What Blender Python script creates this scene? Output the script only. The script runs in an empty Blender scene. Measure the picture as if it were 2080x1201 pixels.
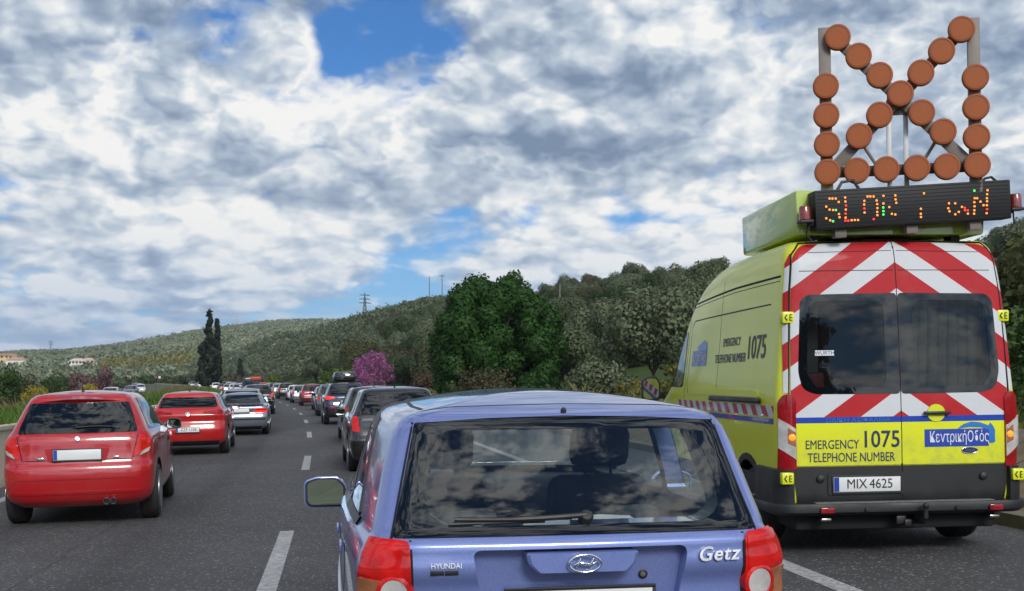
import bpy, bmesh, math, random
import numpy as np
from mathutils import Vector, Matrix
from mathutils.bvhtree import BVHTree
from mathutils.geometry import delaunay_2d_cdt

R = math.radians
SC = bpy.context.scene
COL = SC.collection
F = 2340.0          # focal length in photo pixels (2080 wide)
CAMZ = 1.56

# ------------------------------------------------------------------ camera
cam_data = bpy.data.cameras.new('camera')
cam = bpy.data.objects.new('camera', cam_data)
COL.objects.link(cam)
cam.location = (0, 0, CAMZ)
cam.rotation_euler = (R(90), 0, 0)
cam_data.sensor_width = 36.0
cam_data.lens = 36.0 * F / 2080.0
cam_data.shift_y = 174.5 / 2080.0
cam_data.clip_start = 0.05
cam_data.clip_end = 20000
SC.camera = cam
SC.view_settings.view_transform = 'Standard'
SC.view_settings.look = 'None'
SC.view_settings.exposure = 0.0
SC.view_settings.gamma = 1.0
SC.render.engine = 'CYCLES'
SC.cycles.use_denoising = True
SC.cycles.max_bounces = 8
SC.cycles.transparent_max_bounces = 12
SC.cycles.caustics_reflective = False
SC.cycles.caustics_refractive = False


# ------------------------------------------------------------------ node helper
class NT:
    """A thin wrapper that writes node graphs as expressions."""
    def __init__(self, tree):
        self.t = tree

    def new(self, typ, **kw):
        n = self.t.nodes.new(typ)
        for k, v in kw.items():
            setattr(n, k, v)
        return n

    def put(self, sock, v):
        if isinstance(v, bpy.types.NodeSocket):
            self.t.links.new(v, sock)
        elif v is not None:
            if hasattr(sock.default_value, '__len__') and not hasattr(v, '__len__'):
                v = (v,) * len(sock.default_value)
            if sock.type == 'RGBA' and len(v) == 3:
                v = (*v, 1)
            sock.default_value = v

    def m(self, op, a, b=None, c=None, clamp=False):
        n = self.new('ShaderNodeMath', operation=op, use_clamp=clamp)
        self.put(n.inputs[0], a)
        if b is not None:
            self.put(n.inputs[1], b)
        if c is not None:
            self.put(n.inputs[2], c)
        return n.outputs[0]

    def add(self, a, b): return self.m('ADD', a, b)
    def sub(self, a, b): return self.m('SUBTRACT', a, b)
    def mul(self, a, b): return self.m('MULTIPLY', a, b)
    def div(self, a, b): return self.m('DIVIDE', a, b)

    def vec(self, x=0.0, y=0.0, z=0.0):
        n = self.new('ShaderNodeCombineXYZ')
        for s, v in zip(n.inputs, (x, y, z)):
            self.put(s, v)
        return n.outputs[0]

    def xyz(self, v):
        n = self.new('ShaderNodeSeparateXYZ')
        self.put(n.inputs[0], v)
        return n.outputs[0], n.outputs[1], n.outputs[2]

    def vm(self, op, a, b=None, s=None):
        n = self.new('ShaderNodeVectorMath', operation=op)
        self.put(n.inputs[0], a)
        if b is not None:
            self.put(n.inputs[1], b)
        if s is not None:
            self.put(n.inputs['Scale'], s)
        return n.outputs['Value'] if op in ('LENGTH', 'DISTANCE', 'DOT_PRODUCT') else n.outputs[0]

    def noise(self, v, scale=1.0, detail=4.0, rough=0.5, lac=2.0, dist=0.0, col=False):
        n = self.new('ShaderNodeTexNoise')
        self.put(n.inputs['Vector'], v)
        n.inputs['Scale'].default_value = scale
        n.inputs['Detail'].default_value = detail
        n.inputs['Roughness'].default_value = rough
        n.inputs['Lacunarity'].default_value = lac
        n.inputs['Distortion'].default_value = dist
        return n.outputs['Color' if col else 'Fac']

    def voro(self, v, scale=1.0, feature='F1', out='Distance', **kw):
        n = self.new('ShaderNodeTexVoronoi', feature=feature)
        self.put(n.inputs['Vector'], v)
        n.inputs['Scale'].default_value = scale
        for k, x in kw.items():
            n.inputs[k].default_value = x
        return n.outputs[out]

    def ramp(self, v, lo, hi, a=0.0, b=1.0, smooth=True):
        n = self.new('ShaderNodeMapRange', interpolation_type='SMOOTHSTEP' if smooth else 'LINEAR')
        for i, x in zip(('Value', 'From Min', 'From Max', 'To Min', 'To Max'), (v, lo, hi, a, b)):
            self.put(n.inputs[i], x)
        return n.outputs[0]

    def mix(self, f, a, b, blend='MIX'):
        n = self.new('ShaderNodeMix', data_type='RGBA', blend_type=blend)
        self.put(n.inputs[0], f)
        self.put(n.inputs[6], a)
        self.put(n.inputs[7], b)
        return n.outputs[2]

    def coord(self, name='Object'):
        return self.new('ShaderNodeTexCoord').outputs[name]

    def pos(self):
        return self.new('ShaderNodeNewGeometry').outputs['Position']


# ------------------------------------------------------------------ sky and sun
SUN_EL, SUN_AZ = R(31), R(164)      # azimuth clockwise from +Y: behind the camera
world = bpy.data.worlds.new("World")
SC.world = world
world.use_nodes = True
world.cycles.sampling_method = 'MANUAL'
world.cycles.sample_map_resolution = 256
def make_sky():
    t = world.node_tree
    t.nodes.clear()
    N = NT(t)
    out = N.new('ShaderNodeOutputWorld')
    bg = N.new('ShaderNodeBackground')
    bg.inputs['Strength'].default_value = 0.1
    t.links.new(bg.outputs[0], out.inputs[0])
    sky = N.new('ShaderNodeTexSky', sky_type='NISHITA', sun_disc=False, sun_elevation=SUN_EL, sun_rotation=SUN_AZ)
    sky.altitude = 100
    sky.air_density = 1.0
    sky.dust_density = 0.3
    sky.ozone_density = 2.0
    d = N.vm('NORMALIZE', N.coord('Generated'))
    x, y, z = N.xyz(d)
    zc = N.m('MAXIMUM', z, 0.0)
    az = N.m('ARCTAN2', x, y)
    # cloud coordinates: heaps lie flatter towards the horizon; overhead they spread over a flat layer
    vy = N.mul(N.add(zc, N.mul(N.m('LOGARITHM', N.add(zc, 0.06), math.e), 0.20)), 3.0)
    p0 = N.vec(N.mul(az, 3.0), vy, N.mul(y, 0.6))
    hi = N.ramp(z, 0.40, 0.55)
    p0 = N.vm('ADD', N.vm('SCALE', p0, s=N.sub(1.0, hi)), N.vm('SCALE', N.vm('MULTIPLY', d, (6.5, 6.5, 1.0)), s=hi))
    w = N.noise(p0, 5.0, 3, 0.55, col=True)
    p = N.vm('ADD', p0, N.vm('SCALE', N.vm('SUBTRACT', w, (0.5, 0.5, 0.5)), s=0.10))
    lowz = N.ramp(zc, 0.17, 0.05)

    def dome(q, sc, det):
        n = N.new('ShaderNodeTexVoronoi', feature='F1')
        N.put(n.inputs['Vector'], q)
        n.inputs['Scale'].default_value = sc
        n.inputs['Detail'].default_value = det
        n.inputs['Roughness'].default_value = 0.54
        n.inputs['Lacunarity'].default_value = 2.3
        return N.sub(1.0, n.outputs['Distance'])

    def heap(q):
        b1, b2 = dome(q, 1.95, 3.4), dome(q, 3.9, 2.6)
        return N.add(N.mul(b1, N.sub(1.0, lowz)), N.mul(b2, lowz))

    h0 = heap(p)
    h1 = heap(N.vm('ADD', p, (0.030, 0.062, 0)))
    fine = N.noise(p, 9.0, 5, 0.62)
    base = N.noise(p0, 1.0, 4, 0.5)
    base1 = N.noise(N.vm('ADD', p0, (0.05, 0.20, 0)), 1.0, 2.5, 0.5)
    # banks of cumulus one behind the other: grey base, bright knobbly top
    ph = N.add(N.add(N.mul(vy, 0.85), N.mul(N.noise(p0, 0.55, 2, 0.5), 2.4)), N.add(N.mul(h0, 0.75), N.mul(N.sub(fine, 0.5), 0.30)))
    bank = N.m('FRACT', ph)
    bank = N.mul(bank, N.ramp(bank, 1.0, 0.86))
    d0 = N.add(N.add(N.mul(base, 1.0), N.mul(N.sub(h0, 0.5), 0.30)), N.mul(N.sub(fine, 0.5), 0.24))

    def blob(px, py, rx, ry, amp):
        a0 = math.atan((px - 1040) / F)
        e0 = (775 - py) / F * math.cos(a0)
        zz = math.sin(math.atan(e0))
        dx = N.div(N.sub(az, a0), rx / F)
        dz = N.div(N.sub(z, zz), ry / F)
        r2 = N.add(N.mul(dx, dx), N.mul(dz, dz))
        return N.mul(N.m('EXPONENT', N.mul(r2, -1.0)), amp)

    def total(lst):
        s = None
        for b in lst:
            s = blob(*b) if s is None else N.add(s, blob(*b))
        return s

    cover = total(COVER)
    light = total(LIGHT)
    dd = N.add(N.add(d0, cover), N.mul(hi, -0.09))
    mask = N.ramp(dd, 0.175, 0.345)
    thick = N.ramp(dd, 0.32, 0.72)
    lit = N.add(N.add(N.mul(N.sub(h0, h1), 1.55), N.mul(N.sub(base, base1), 1.35)), N.add(light, N.mul(N.sub(bank, 0.42), 0.46)))
    shade = N.m('ADD', N.sub(0.72, N.mul(thick, 0.29)), lit)
    shade = N.m('ADD', shade, N.mul(N.sub(fine, 0.5), 0.24), clamp=True)
    shade = N.m('ADD', shade, N.ramp(z, 0.35, 0.60, 0.0, 0.15), clamp=True)
    cr = N.new('ShaderNodeValToRGB')
    el = cr.color_ramp.elements
    el[0].position = 0.0
    el[0].color = (0.20, 0.275, 0.40, 1)
    el[1].position = 1.0
    el[1].color = (0.95, 0.95, 0.93, 1)
    for pos, c in ((0.30, (0.32, 0.40, 0.525)), (0.55, (0.48, 0.565, 0.67)), (0.78, (0.72, 0.77, 0.82))):
        e = el.new(pos)
        e.color = (*c, 1)
    t.links.new(shade, cr.inputs[0])
    cloud = cr.outputs[0]
    # low clouds take on the blue-white of the air in front of them
    low = N.ramp(zc, 0.0, 0.15, 0.72, 0.0)
    cloud = N.mix(low, cloud, (0.40, 0.56, 0.80))
    blue = N.mix(1.0, sky.outputs[0], (0.30, 0.63, 1.0), 'MULTIPLY')
    blue = N.mix(N.ramp(zc, 0.0, 0.16, 0.55, 0.0), blue, (3.6, 5.5, 8.6))
    # clouds between us and the veiled sun are far brighter than those opposite it
    sd = (math.sin(SUN_AZ) * math.cos(SUN_EL), math.cos(SUN_AZ) * math.cos(SUN_EL), math.sin(SUN_EL))
    near_sun = N.ramp(N.vm('DOT_PRODUCT', d, sd), 0.45, 1.0)
    cloud = N.vm('SCALE', cloud, s=N.mul(10.0, N.add(1.0, N.mul(near_sun, 1.3))))
    allsky = N.mix(mask, blue, cloud)
    # streaks of thin high cloud close to the horizon
    st = N.noise(N.vec(N.mul(az, 3.0), N.mul(zc, 42.0), y), 1.6, 5, 0.55)
    st = N.mul(N.ramp(st, 0.46, 0.66), N.ramp(zc, 0.10, 0.02))
    allsky = N.mix(N.mul(st, 0.6), allsky, (6.6, 7.3, 8.2))
    # below the horizon: dull ground tone for reflections only where terrain ends
    allsky = N.mix(N.ramp(z, -0.02, -0.005, 1.0, 0.0), allsky, (0.9, 1.0, 0.8))
    t.links.new(allsky, bg.inputs['Color'])


COVER = [(800, 50, 115, 62, -0.27), (900, 88, 50, 30, -0.16), (690, 118, 40, 30, -0.15), (748, 62, 40, 16, 0.16),
         (50, 335, 90, 22, -0.05), (20, 372, 60, 12, -0.08), (150, 40, 160, 120, 0.12), (585, 60, 55, 70, 0.24), (880, 30, 40, 40, 0.10), (60, 280, 160, 60, 0.10), (1080, 440, 45, 40, -0.11), (1330, 445, 170, 20, -0.15), (1250, 470, 50, 30, -0.08),
         (930, 430, 60, 18, -0.06), (1060, 330, 40, 14, -0.08), (600, 590, 500, 20, -0.08), (250, 650, 300, 22, -0.12), (120, 600, 160, 14, -0.10), (520, 640, 120, 16, -0.10),
         (300, 120, 380, 170, 0.10), (1250, 130, 420, 150, 0.10), (640, 370, 420, 60, 0.20), (950, 350, 300, 40, 0.16), (760, 440, 260, 60, 0.13), (1000, 280, 200, 50, 0.12),
         (120, 470, 170, 75, 0.12), (1165, 470, 70, 60, 0.22), (1750, 250, 350, 200, 0.14), (1500, 250, 160, 60, 0.1), (2000, 60, 200, 200, 0.15), (500, 540, 500, 60, 0.10)]
LIGHT = [(90, 500, 150, 60, 0.17), (100, 400, 180, 26, 0.12), (330, 490, 60, 40, 0.11), (1220, 450, 40, 36, 0.17),
         (1450, 20, 180, 50, 0.17), (1420, 250, 130, 45, 0.17), (1200, 160, 60, 60, 0.08), (480, 200, 150, 70, 0.10),
         (200, 90, 120, 50, 0.06), (600, 50, 50, 50, 0.12), (680, 300, 130, 22, 0.09), (880, 220, 120, 60, 0.11),
         (70, 200, 70, 40, 0.11), (400, 100, 160, 60, -0.28), (130, 150, 200, 30, -0.2), (540, 310, 170, 26, -0.25),
         (1250, 130, 100, 50, -0.2), (1350, 330, 260, 40, -0.28), (1850, 350, 300, 90, -0.2), (1700, 60, 150, 80, -0.05),
         (450, 540, 220, 40, -0.15), (1150, 510, 60, 18, -0.2)]
make_sky()
sun_d = bpy.data.lights.new('sun', 'SUN')
sun = bpy.data.objects.new('sun', sun_d)
COL.objects.link(sun)
sun_d.energy = 2.2
sun_d.angle = R(17)
sun_d.color = (1.0, 0.95, 0.88)
sun.rotation_euler = Vector((math.sin(SUN_AZ) * math.cos(SUN_EL), math.cos(SUN_AZ) * math.cos(SUN_EL),
                             math.sin(SUN_EL))).to_track_quat('Z', 'Y').to_euler()


# ------------------------------------------------------------------ object helpers
def tag(o, label=None, cat=None, group=None, kind=None):
    if label: o['label'] = label
    if cat: o['category'] = cat
    if group: o['group'] = group
    if kind: o['kind'] = kind
    return o


def empty(name, loc=(0, 0, 0), rot=(0, 0, 0)):
    o = bpy.data.objects.new(name, None)
    COL.objects.link(o)
    o.location = loc
    o.rotation_euler = rot
    o.empty_display_size = 0.2
    return o


def link(name, me, mat=None, parent=None):
    o = bpy.data.objects.new(name, me)
    COL.objects.link(o)
    if mat is not None:
        for mm in (mat if isinstance(mat, (list, tuple)) else [mat]):
            me.materials.append(mm)
    if parent is not None:
        o.parent = parent
    return o


def shade(me, angle=None):
    me.polygons.foreach_set('use_smooth', [True] * len(me.polygons))
    if angle is not None:
        me.set_sharp_from_angle(angle=R(angle))
    return me


def pydata(name, v, f, smooth=True, angle=None):
    me = bpy.data.meshes.new(name)
    me.from_pydata([tuple(p) for p in v], [], f)
    me.update()
    if smooth:
        shade(me, angle)
    return me


def np_quads(name, verts, nq, smooth=False, normals=None):
    """A mesh of nq separate quads from an (nq*4, 3) array: quick for leaves."""
    me = bpy.data.meshes.new(name)
    verts = np.ascontiguousarray(verts, dtype=np.float32)
    me.vertices.add(len(verts))
    me.vertices.foreach_set('co', verts.ravel())
    me.loops.add(nq * 4)
    me.loops.foreach_set('vertex_index', np.arange(nq * 4, dtype=np.int32))
    me.polygons.add(nq)
    me.polygons.foreach_set('loop_start', np.arange(0, nq * 4, 4, dtype=np.int32))
    me.update(calc_edges=True)
    if normals is not None:
        shade(me)
        me.normals_split_custom_set_from_vertices(normals)
    return me


class MB:
    """Collects simple solids into ONE mesh object."""
    def __init__(self):
        self.v, self.f, self.mi = [], [], []

    def add(self, v, f, mi=0):
        n = len(self.v)
        self.v += [tuple(p) for p in v]
        self.f += [[i + n for i in q] for q in f]
        self.mi += [mi] * len(f)
        return self

    def box(self, lo, hi, bev=0.0, rot=None, mi=0, taper=None):
        lo, hi = Vector(lo), Vector(hi)
        bm = bmesh.new()
        bmesh.ops.create_cube(bm, size=1)
        c = (lo + hi) / 2
        s = hi - lo
        for v in bm.verts:
            v.co = Vector((v.co.x * s.x, v.co.y * s.y, v.co.z * s.z))
            if taper and v.co.z > 0:
                v.co.x *= taper[0]
                v.co.y *= taper[1]
        if bev > 0:
            bmesh.ops.bevel(bm, geom=list(bm.edges), offset=bev, segments=2, profile=0.5, affect='EDGES')
        M = Matrix.Translation(c) @ (rot.to_4x4() if rot is not None else Matrix())
        bm.verts.index_update()
        self.add([M @ v.co for v in bm.verts], [[v.index for v in f.verts] for f in bm.faces], mi)
        bm.free()
        return self

    def tube(self, pts, r, n=10, cap=True, mi=0, rx=None):
        """A tube along points; r a number or one per point."""
        pts = [Vector(p) for p in pts]
        rs = r if isinstance(r, (list, tuple)) else [r] * len(pts)
        rings = []
        up0 = None
        for i, p in enumerate(pts):
            t = (pts[min(i + 1, len(pts) - 1)] - pts[max(i - 1, 0)]).normalized()
            if up0 is None:
                up0 = Vector((0, 0, 1)) if abs(t.z) < 0.9 else Vector((1, 0, 0))
            a = t.cross(up0)
            if a.length < 1e-5:
                a = t.cross(Vector((0, 1, 0)))
            a.normalize()
            b = a.cross(t).normalized()
            up0 = b
            rings.append([p + (a * math.cos(k * 2 * math.pi / n) * (rx or 1) + b * math.sin(k * 2 * math.pi / n)) * rs[i] for k in range(n)])
        v = [q for ring in rings for q in ring]
        f = []
        for i in range(len(rings) - 1):
            for k in range(n):
                f.append([i * n + k, i * n + (k + 1) % n, (i + 1) * n + (k + 1) % n, (i + 1) * n + k])
        if cap:
            f.append(list(range(n))[::-1])
            f.append([(len(rings) - 1) * n + k for k in range(n)])
        return self.add(v, f, mi)

    def lathe(self, prof, origin, axis, n=32, mi=0):
        """prof: (radius, along-axis) pairs."""
        axis = Vector(axis).normalized()
        a = axis.orthogonal().normalized()
        b = axis.cross(a)
        o = Vector(origin)
        v = []
        for (r, h) in prof:
            for k in range(n):
                t = 2 * math.pi * k / n
                v.append(o + axis * h + (a * math.cos(t) + b * math.sin(t)) * r)
        f = []
        for i in range(len(prof) - 1):
            for k in range(n):
                f.append([i * n + k, i * n + (k + 1) % n, (i + 1) * n + (k + 1) % n, (i + 1) * n + k])
        if prof[0][0] > 1e-6:
            f.append(list(range(n))[::-1])
        if prof[-1][0] > 1e-6:
            f.append([(len(prof) - 1) * n + k for k in range(n)])
        return self.add(v, f, mi)

    def prism(self, poly, axis, lo, hi, mi=0):
        """poly 2D; axis 'x': (y,z) extruded along x; 'y': (x,z); 'z': (x,y)."""
        def pt(p, h):
            return {'x': (h, p[0], p[1]), 'y': (p[0], h, p[1]), 'z': (p[0], p[1], h)}[axis]
        n = len(poly)
        v = [pt(p, lo) for p in poly] + [pt(p, hi) for p in poly]
        f = [[i, (i + 1) % n, n + (i + 1) % n, n + i] for i in range(n)] + [list(range(n))[::-1], [n + i for i in range(n)]]
        return self.add(v, f, mi)

    def mesh(self, name, angle=35, fix=True):
        me = bpy.data.meshes.new(name)
        me.from_pydata(self.v, [], self.f)
        if any(self.mi):
            me.polygons.foreach_set('material_index', self.mi)
        if fix:
            bm = bmesh.new()
            bm.from_mesh(me)
            bmesh.ops.recalc_face_normals(bm, faces=bm.faces)
            bm.to_mesh(me)
            bm.free()
        me.update()
        if angle:
            shade(me, angle)
        return me

    def build(self, name, mat, parent=None, angle=35, fix=True):
        return link(name, self.mesh(name, angle, fix), mat, parent)


def copy_tree(o, parent=None):
    c = o.copy()
    COL.objects.link(c)
    if parent is not None:
        c.parent = parent
    for ch in list(o.children):
        copy_tree(ch, c)
    return c


def pchip(xs, ys):
    """Monotone cubic interpolation."""
    xs, ys = np.asarray(xs, float), np.asarray(ys, float)
    h = np.diff(xs)
    dl = np.diff(ys) / h
    m = np.zeros_like(xs)
    for i in range(1, len(xs) - 1):
        if dl[i - 1] * dl[i] > 0:
            w1, w2 = 2 * h[i] + h[i - 1], h[i] + 2 * h[i - 1]
            m[i] = (w1 + w2) / (w1 / dl[i - 1] + w2 / dl[i])
    m[0], m[-1] = dl[0], dl[-1]

    def f(x):
        x = np.clip(x, xs[0], xs[-1])
        i = np.clip(np.searchsorted(xs, x) - 1, 0, len(xs) - 2)
        t = (x - xs[i]) / h[i]
        return ((2 * t**3 - 3 * t**2 + 1) * ys[i] + (t**3 - 2 * t**2 + t) * h[i] * m[i]
                + (-2 * t**3 + 3 * t**2) * ys[i + 1] + (t**3 - t**2) * h[i] * m[i + 1])
    return f


# ------------------------------------------------------------------ car bodies: stacked plan outlines
class Hull:
    """A smooth closed car shell. prof rows: (z, y_rear, y_front, half_width). The car points to +y, its rear bumper is near y = 0."""
    def __init__(self, prof, crown=0.06, bow=0.05, cx=0.22, cy=0.16, fcy=0.30, taper_r=0.05, taper_f=0.06,
                 nz=46, nside=40, bow_top=None, cap_n=8, cx_top=None, z_top=1.05):
        z, yr, yf, w = map(np.array, zip(*prof))
        fyr, fyf, fw = pchip(z, yr), pchip(z, yf), pchip(z, w)
        self.fyr, self.fyf, self.fw = fyr, fyf, fw
        zs = np.linspace(z[0], z[-1], nz)
        rings = []
        for zz in zs:
            t = (zz - z[0]) / (z[-1] - z[0])
            bw = bow + ((bow_top if bow_top is not None else bow) - bow) * t
            k = min(1.0, max(0.0, (zz - z_top + .10) / .12)) if cx_top else 0.0
            k = k * k * (3 - 2 * k)
            cxx, cyy = cx + ((cx_top or cx) - cx) * k, cy * (1 - .25 * k)
            rings.append((zz, self.outline(float(fyr(zz)), float(fyf(zz)), float(fw(zz)), bw * (1 - .35 * k), cxx, cyy, fcy, taper_r, taper_f, nside)))
        top = np.array(rings[-1][1])
        y0, y1 = top[:, 1].min(), top[:, 1].max()
        wt = abs(top[:, 0]).max()
        for k in range(1, cap_n + 1):
            t = k / cap_n
            yc = np.clip(top[:, 1], y0 + wt * 0.9, y1 - wt * 0.9)
            ring = np.stack([top[:, 0] * (1 - t), top[:, 1] * (1 - t) + yc * t], 1)
            rings.append((z[-1] + crown * (2 * t - t * t), ring))
        n = len(top)
        v = [(p[0], p[1], zz) for zz, ring in rings for p in ring]
        f = []
        for i in range(len(rings) - 1):
            for k in range(n):
                f.append([i * n + k, i * n + (k + 1) % n, (i + 1) * n + (k + 1) % n, (i + 1) * n + k])
        f.append(list(range(n))[::-1])
        bm = bmesh.new()
        vs = [bm.verts.new(p) for p in v]
        for q in f:
            try:
                bm.faces.new([vs[i] for i in q])
            except ValueError:
                pass
        bmesh.ops.remove_doubles(bm, verts=bm.verts, dist=1e-5)
        bmesh.ops.recalc_face_normals(bm, faces=bm.faces)
        bmesh.ops.triangulate(bm, faces=[f for f in bm.faces if len(f.verts) > 4])
        me = bpy.data.meshes.new('hull')
        bm.to_mesh(me)
        bm.free()
        self.me = me
        self.index()

    @staticmethod
    def outline(yr, yf, w, bow, cx, cy, fcy, tr, tf, ns):
        half = []
        cxw = cx * w / 0.83
        we = w * (1 - tr)
        wf = w * (1 - tf)
        for k in range(7):                      # rear edge, centre to corner
            x = (we - cxw) * k / 7
            half.append((x, yr + bow * (x / max(we, 1e-3))**2))
        yb = yr + bow * ((we - cxw) / max(we, 1e-3))**2
        for k in range(9):                      # rear corner
            t = math.pi / 2 * k / 8
            half.append((we - cxw + cxw * math.sin(t)**0.95, yb + cy * (1 - math.cos(t)**0.95)))
        ya, ye = yb + cy, yf - fcy - 0.02
        for k in range(1, ns):                  # flank, widest in the middle
            s = k / ns
            e = ((we if s < 0.5 else wf) - w) * (abs(2 * s - 1)**2.2) + w
            half.append((e, ya + (ye - ya) * s))
        for k in range(8):
            t = math.pi / 2 * k / 7
            half.append((wf * 0.55 + wf * 0.45 * math.cos(t), ye + fcy * math.sin(t)))
        for k in range(1, 4):
            half.append((wf * 0.55 * (1 - k / 3), ye + fcy + 0.02 * k / 3))
        left = [(-x, y) for x, y in half[1:-1]][::-1]
        return np.array(half + left)

    def index(self):
        me = self.me
        self.V = [v.co.copy() for v in me.vertices]
        self.N = [v.normal.copy() for v in me.vertices]
        me.calc_loop_triangles()
        self.T = [tuple(t.vertices) for t in me.loop_triangles]
        self.bvh = BVHTree.FromPolygons(self.V, self.T)

    def at(self, axis, a, b, back=False):
        """Ray onto the shell. axis 'rear' (a=x,b=z), 'left'/'right' (a=y,b=z), 'top' (a=x,b=y), 'front'."""
        o, d = {'rear': ((a, -9, b), (0, 1, 0)), 'front': ((a, 19, b), (0, -1, 0)), 'left': ((-9, a, b), (1, 0, 0)),
                'right': ((9, a, b), (-1, 0, 0)), 'top': ((a, b, 9), (0, 0, -1))}[axis]
        d = Vector(d)
        h = self.bvh.ray_cast(Vector(o), d)
        if h[0] is None:
            h = self.bvh.find_nearest(Vector(o) + d * 9.4)
            return h[0], self.normal(h[0], h[2])
        return h[0], self.normal(h[0], h[2])

    def normal(self, p, ti):
        a, b, c = self.T[ti]
        A, B, C_ = self.V[a], self.V[b], self.V[c]
        v0, v1, v2 = B - A, C_ - A, p - A
        d00, d01, d11, d20, d21 = v0.dot(v0), v0.dot(v1), v1.dot(v1), v2.dot(v0), v2.dot(v1)
        den = d00 * d11 - d01 * d01
        if abs(den) < 1e-14:
            return (self.N[a] + self.N[b] + self.N[c]).normalized()
        v = (d11 * d20 - d01 * d21) / den
        w = (d00 * d21 - d01 * d20) / den
        return (self.N[a] * (1 - v - w) + self.N[b] * v + self.N[c] * w).normalized()

    def near_normal(self, p):
        h = self.bvh.find_nearest(p)
        return self.normal(h[0], h[2]), h[3], h[0]


def inside(p, poly):
    c = False
    n = len(poly)
    j = n - 1
    for i in range(n):
        if (poly[i][1] > p[1]) != (poly[j][1] > p[1]) and \
           p[0] < (poly[j][0] - poly[i][0]) * (p[1] - poly[i][1]) / (poly[j][1] - poly[i][1] + 1e-12) + poly[i][0]:
            c = not c
        j = i
    return c


def smooth_poly(poly, n=6, k=0.25):
    """Rounds the corners of a polygon. k: corner length as a share of the shorter edge (or one per corner)."""
    out = []
    m = len(poly)
    for i in range(m):
        p, a, b = Vector(poly[i]), Vector(poly[i - 1]), Vector(poly[(i + 1) % m])
        kk = k[i] if isinstance(k, (list, tuple)) else k
        l = min((a - p).length, (b - p).length) * kk
        if l < 1e-5:
            out.append(tuple(p))
            continue
        pa, pb = p + (a - p).normalized() * l, p + (b - p).normalized() * l
        for j in range(n + 1):
            t = j / n
            q = pa * (1 - t)**2 + p * 2 * t * (1 - t) + pb * t * t
            out.append(tuple(q))
    return out


def mir(poly):
    return [(-x, y) for x, y in poly][::-1]


def decal(name, hull, axis, poly, mat, parent=None, off=0.004, res=0.05, holes=(), depth=0.02, bulge=0.0, smooth_n=True):
    """A panel that follows the shell: polygon in a side/rear/top view, laid `off` above the shell with its rim turned in by `depth`."""
    def densify(pl):
        out = []
        for i in range(len(pl)):
            a, b = Vector(pl[i]), Vector(pl[(i + 1) % len(pl)])
            k = max(1, int((b - a).length / res))
            out += [tuple(a + (b - a) * j / k) for j in range(k)]
        return out
    outer = densify(poly)
    loops = [outer] + [densify(h) for h in holes]
    pts, edges = [], []
    for lp in loops:
        n = len(pts)
        pts += lp
        edges += [(n + i, n + (i + 1) % len(lp)) for i in range(len(lp))]
    nb = len(pts)
    xs = [p[0] for p in outer]
    ys = [p[1] for p in outer]
    nx, ny = int((max(xs) - min(xs)) / res) + 1, int((max(ys) - min(ys)) / res) + 1
    for i in range(1, nx + 1):
        for j in range(1, ny + 1):
            p = (min(xs) + i * (max(xs) - min(xs)) / (nx + 1), min(ys) + j * (max(ys) - min(ys)) / (ny + 1))
            if inside(p, outer) and not any(inside(p, h) for h in loops[1:]):
                if min((p[0] - q[0])**2 + (p[1] - q[1])**2 for q in pts[:nb]) > (res * 0.4)**2:
                    pts.append(p)
    ov, oe, of, iv, ie, if_ = delaunay_2d_cdt([Vector(p) for p in pts], edges, [], 1, 1e-6)
    faces = []
    for f in of:
        c = sum((ov[i] for i in f), Vector((0, 0))) / len(f)
        if any(inside(c, h) for h in loops[1:]) or not inside(c, outer):
            continue
        faces.append(list(f))
    V, Nn = [], []
    cx_, cy_ = (max(xs) + min(xs)) / 2, (max(ys) + min(ys)) / 2
    for p in ov:
        q, n = hull.at(axis, p[0], p[1])
        e = 0
        if bulge:
            e = bulge * max(0.0, 1 - ((p[0] - cx_) / (max(xs) - min(xs)) * 2)**2) * max(0.0, 1 - ((p[1] - cy_) / (max(ys) - min(ys)) * 2)**2)
        V.append(q + n * (off + e))
        Nn.append(n)
    # face direction
    dirv = {'rear': Vector((0, -1, 0)), 'front': Vector((0, 1, 0)), 'left': Vector((-1, 0, 0)), 'right': Vector((1, 0, 0)), 'top': Vector((0, 0, 1))}[axis]
    F2 = []
    for f in faces:
        a, b, c = V[f[0]], V[f[1]], V[f[2]]
        if (b - a).cross(c - a).dot(dirv) < 0:
            f = f[::-1]
        F2.append(f)
    cnt = {}
    for f in F2:
        for i in range(len(f)):
            e = (f[i], f[(i + 1) % len(f)])
            cnt[e] = 1
    rim = [e for e in cnt if (e[1], e[0]) not in cnt]
    n0 = len(V)
    m = {}
    allv = list(V)
    alln = list(Nn)
    rimf = []
    if depth > 0:
        # the rim has its own vertices so that the face keeps its smooth normals
        for e in rim:
            for i in e:
                if i not in m:
                    m[i] = len(allv)
                    allv += [V[i], V[i] - Nn[i] * depth]
                    alln += [None, None]
        for a, b in rim:
            rimf.append([m[b], m[a], m[a] + 1, m[b] + 1])
    me = bpy.data.meshes.new(name)
    me.from_pydata([tuple(p) for p in allv], [], F2 + rimf)
    me.update()
    shade(me)
    if smooth_n:
        ln = []
        for pl in me.polygons:
            face_n = pl.normal
            for vi in pl.vertices:
                ln.append(tuple(alln[vi]) if alln[vi] is not None else tuple(face_n))
        me.normals_split_custom_set(ln)
    return link(name, me, mat, parent)


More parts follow.
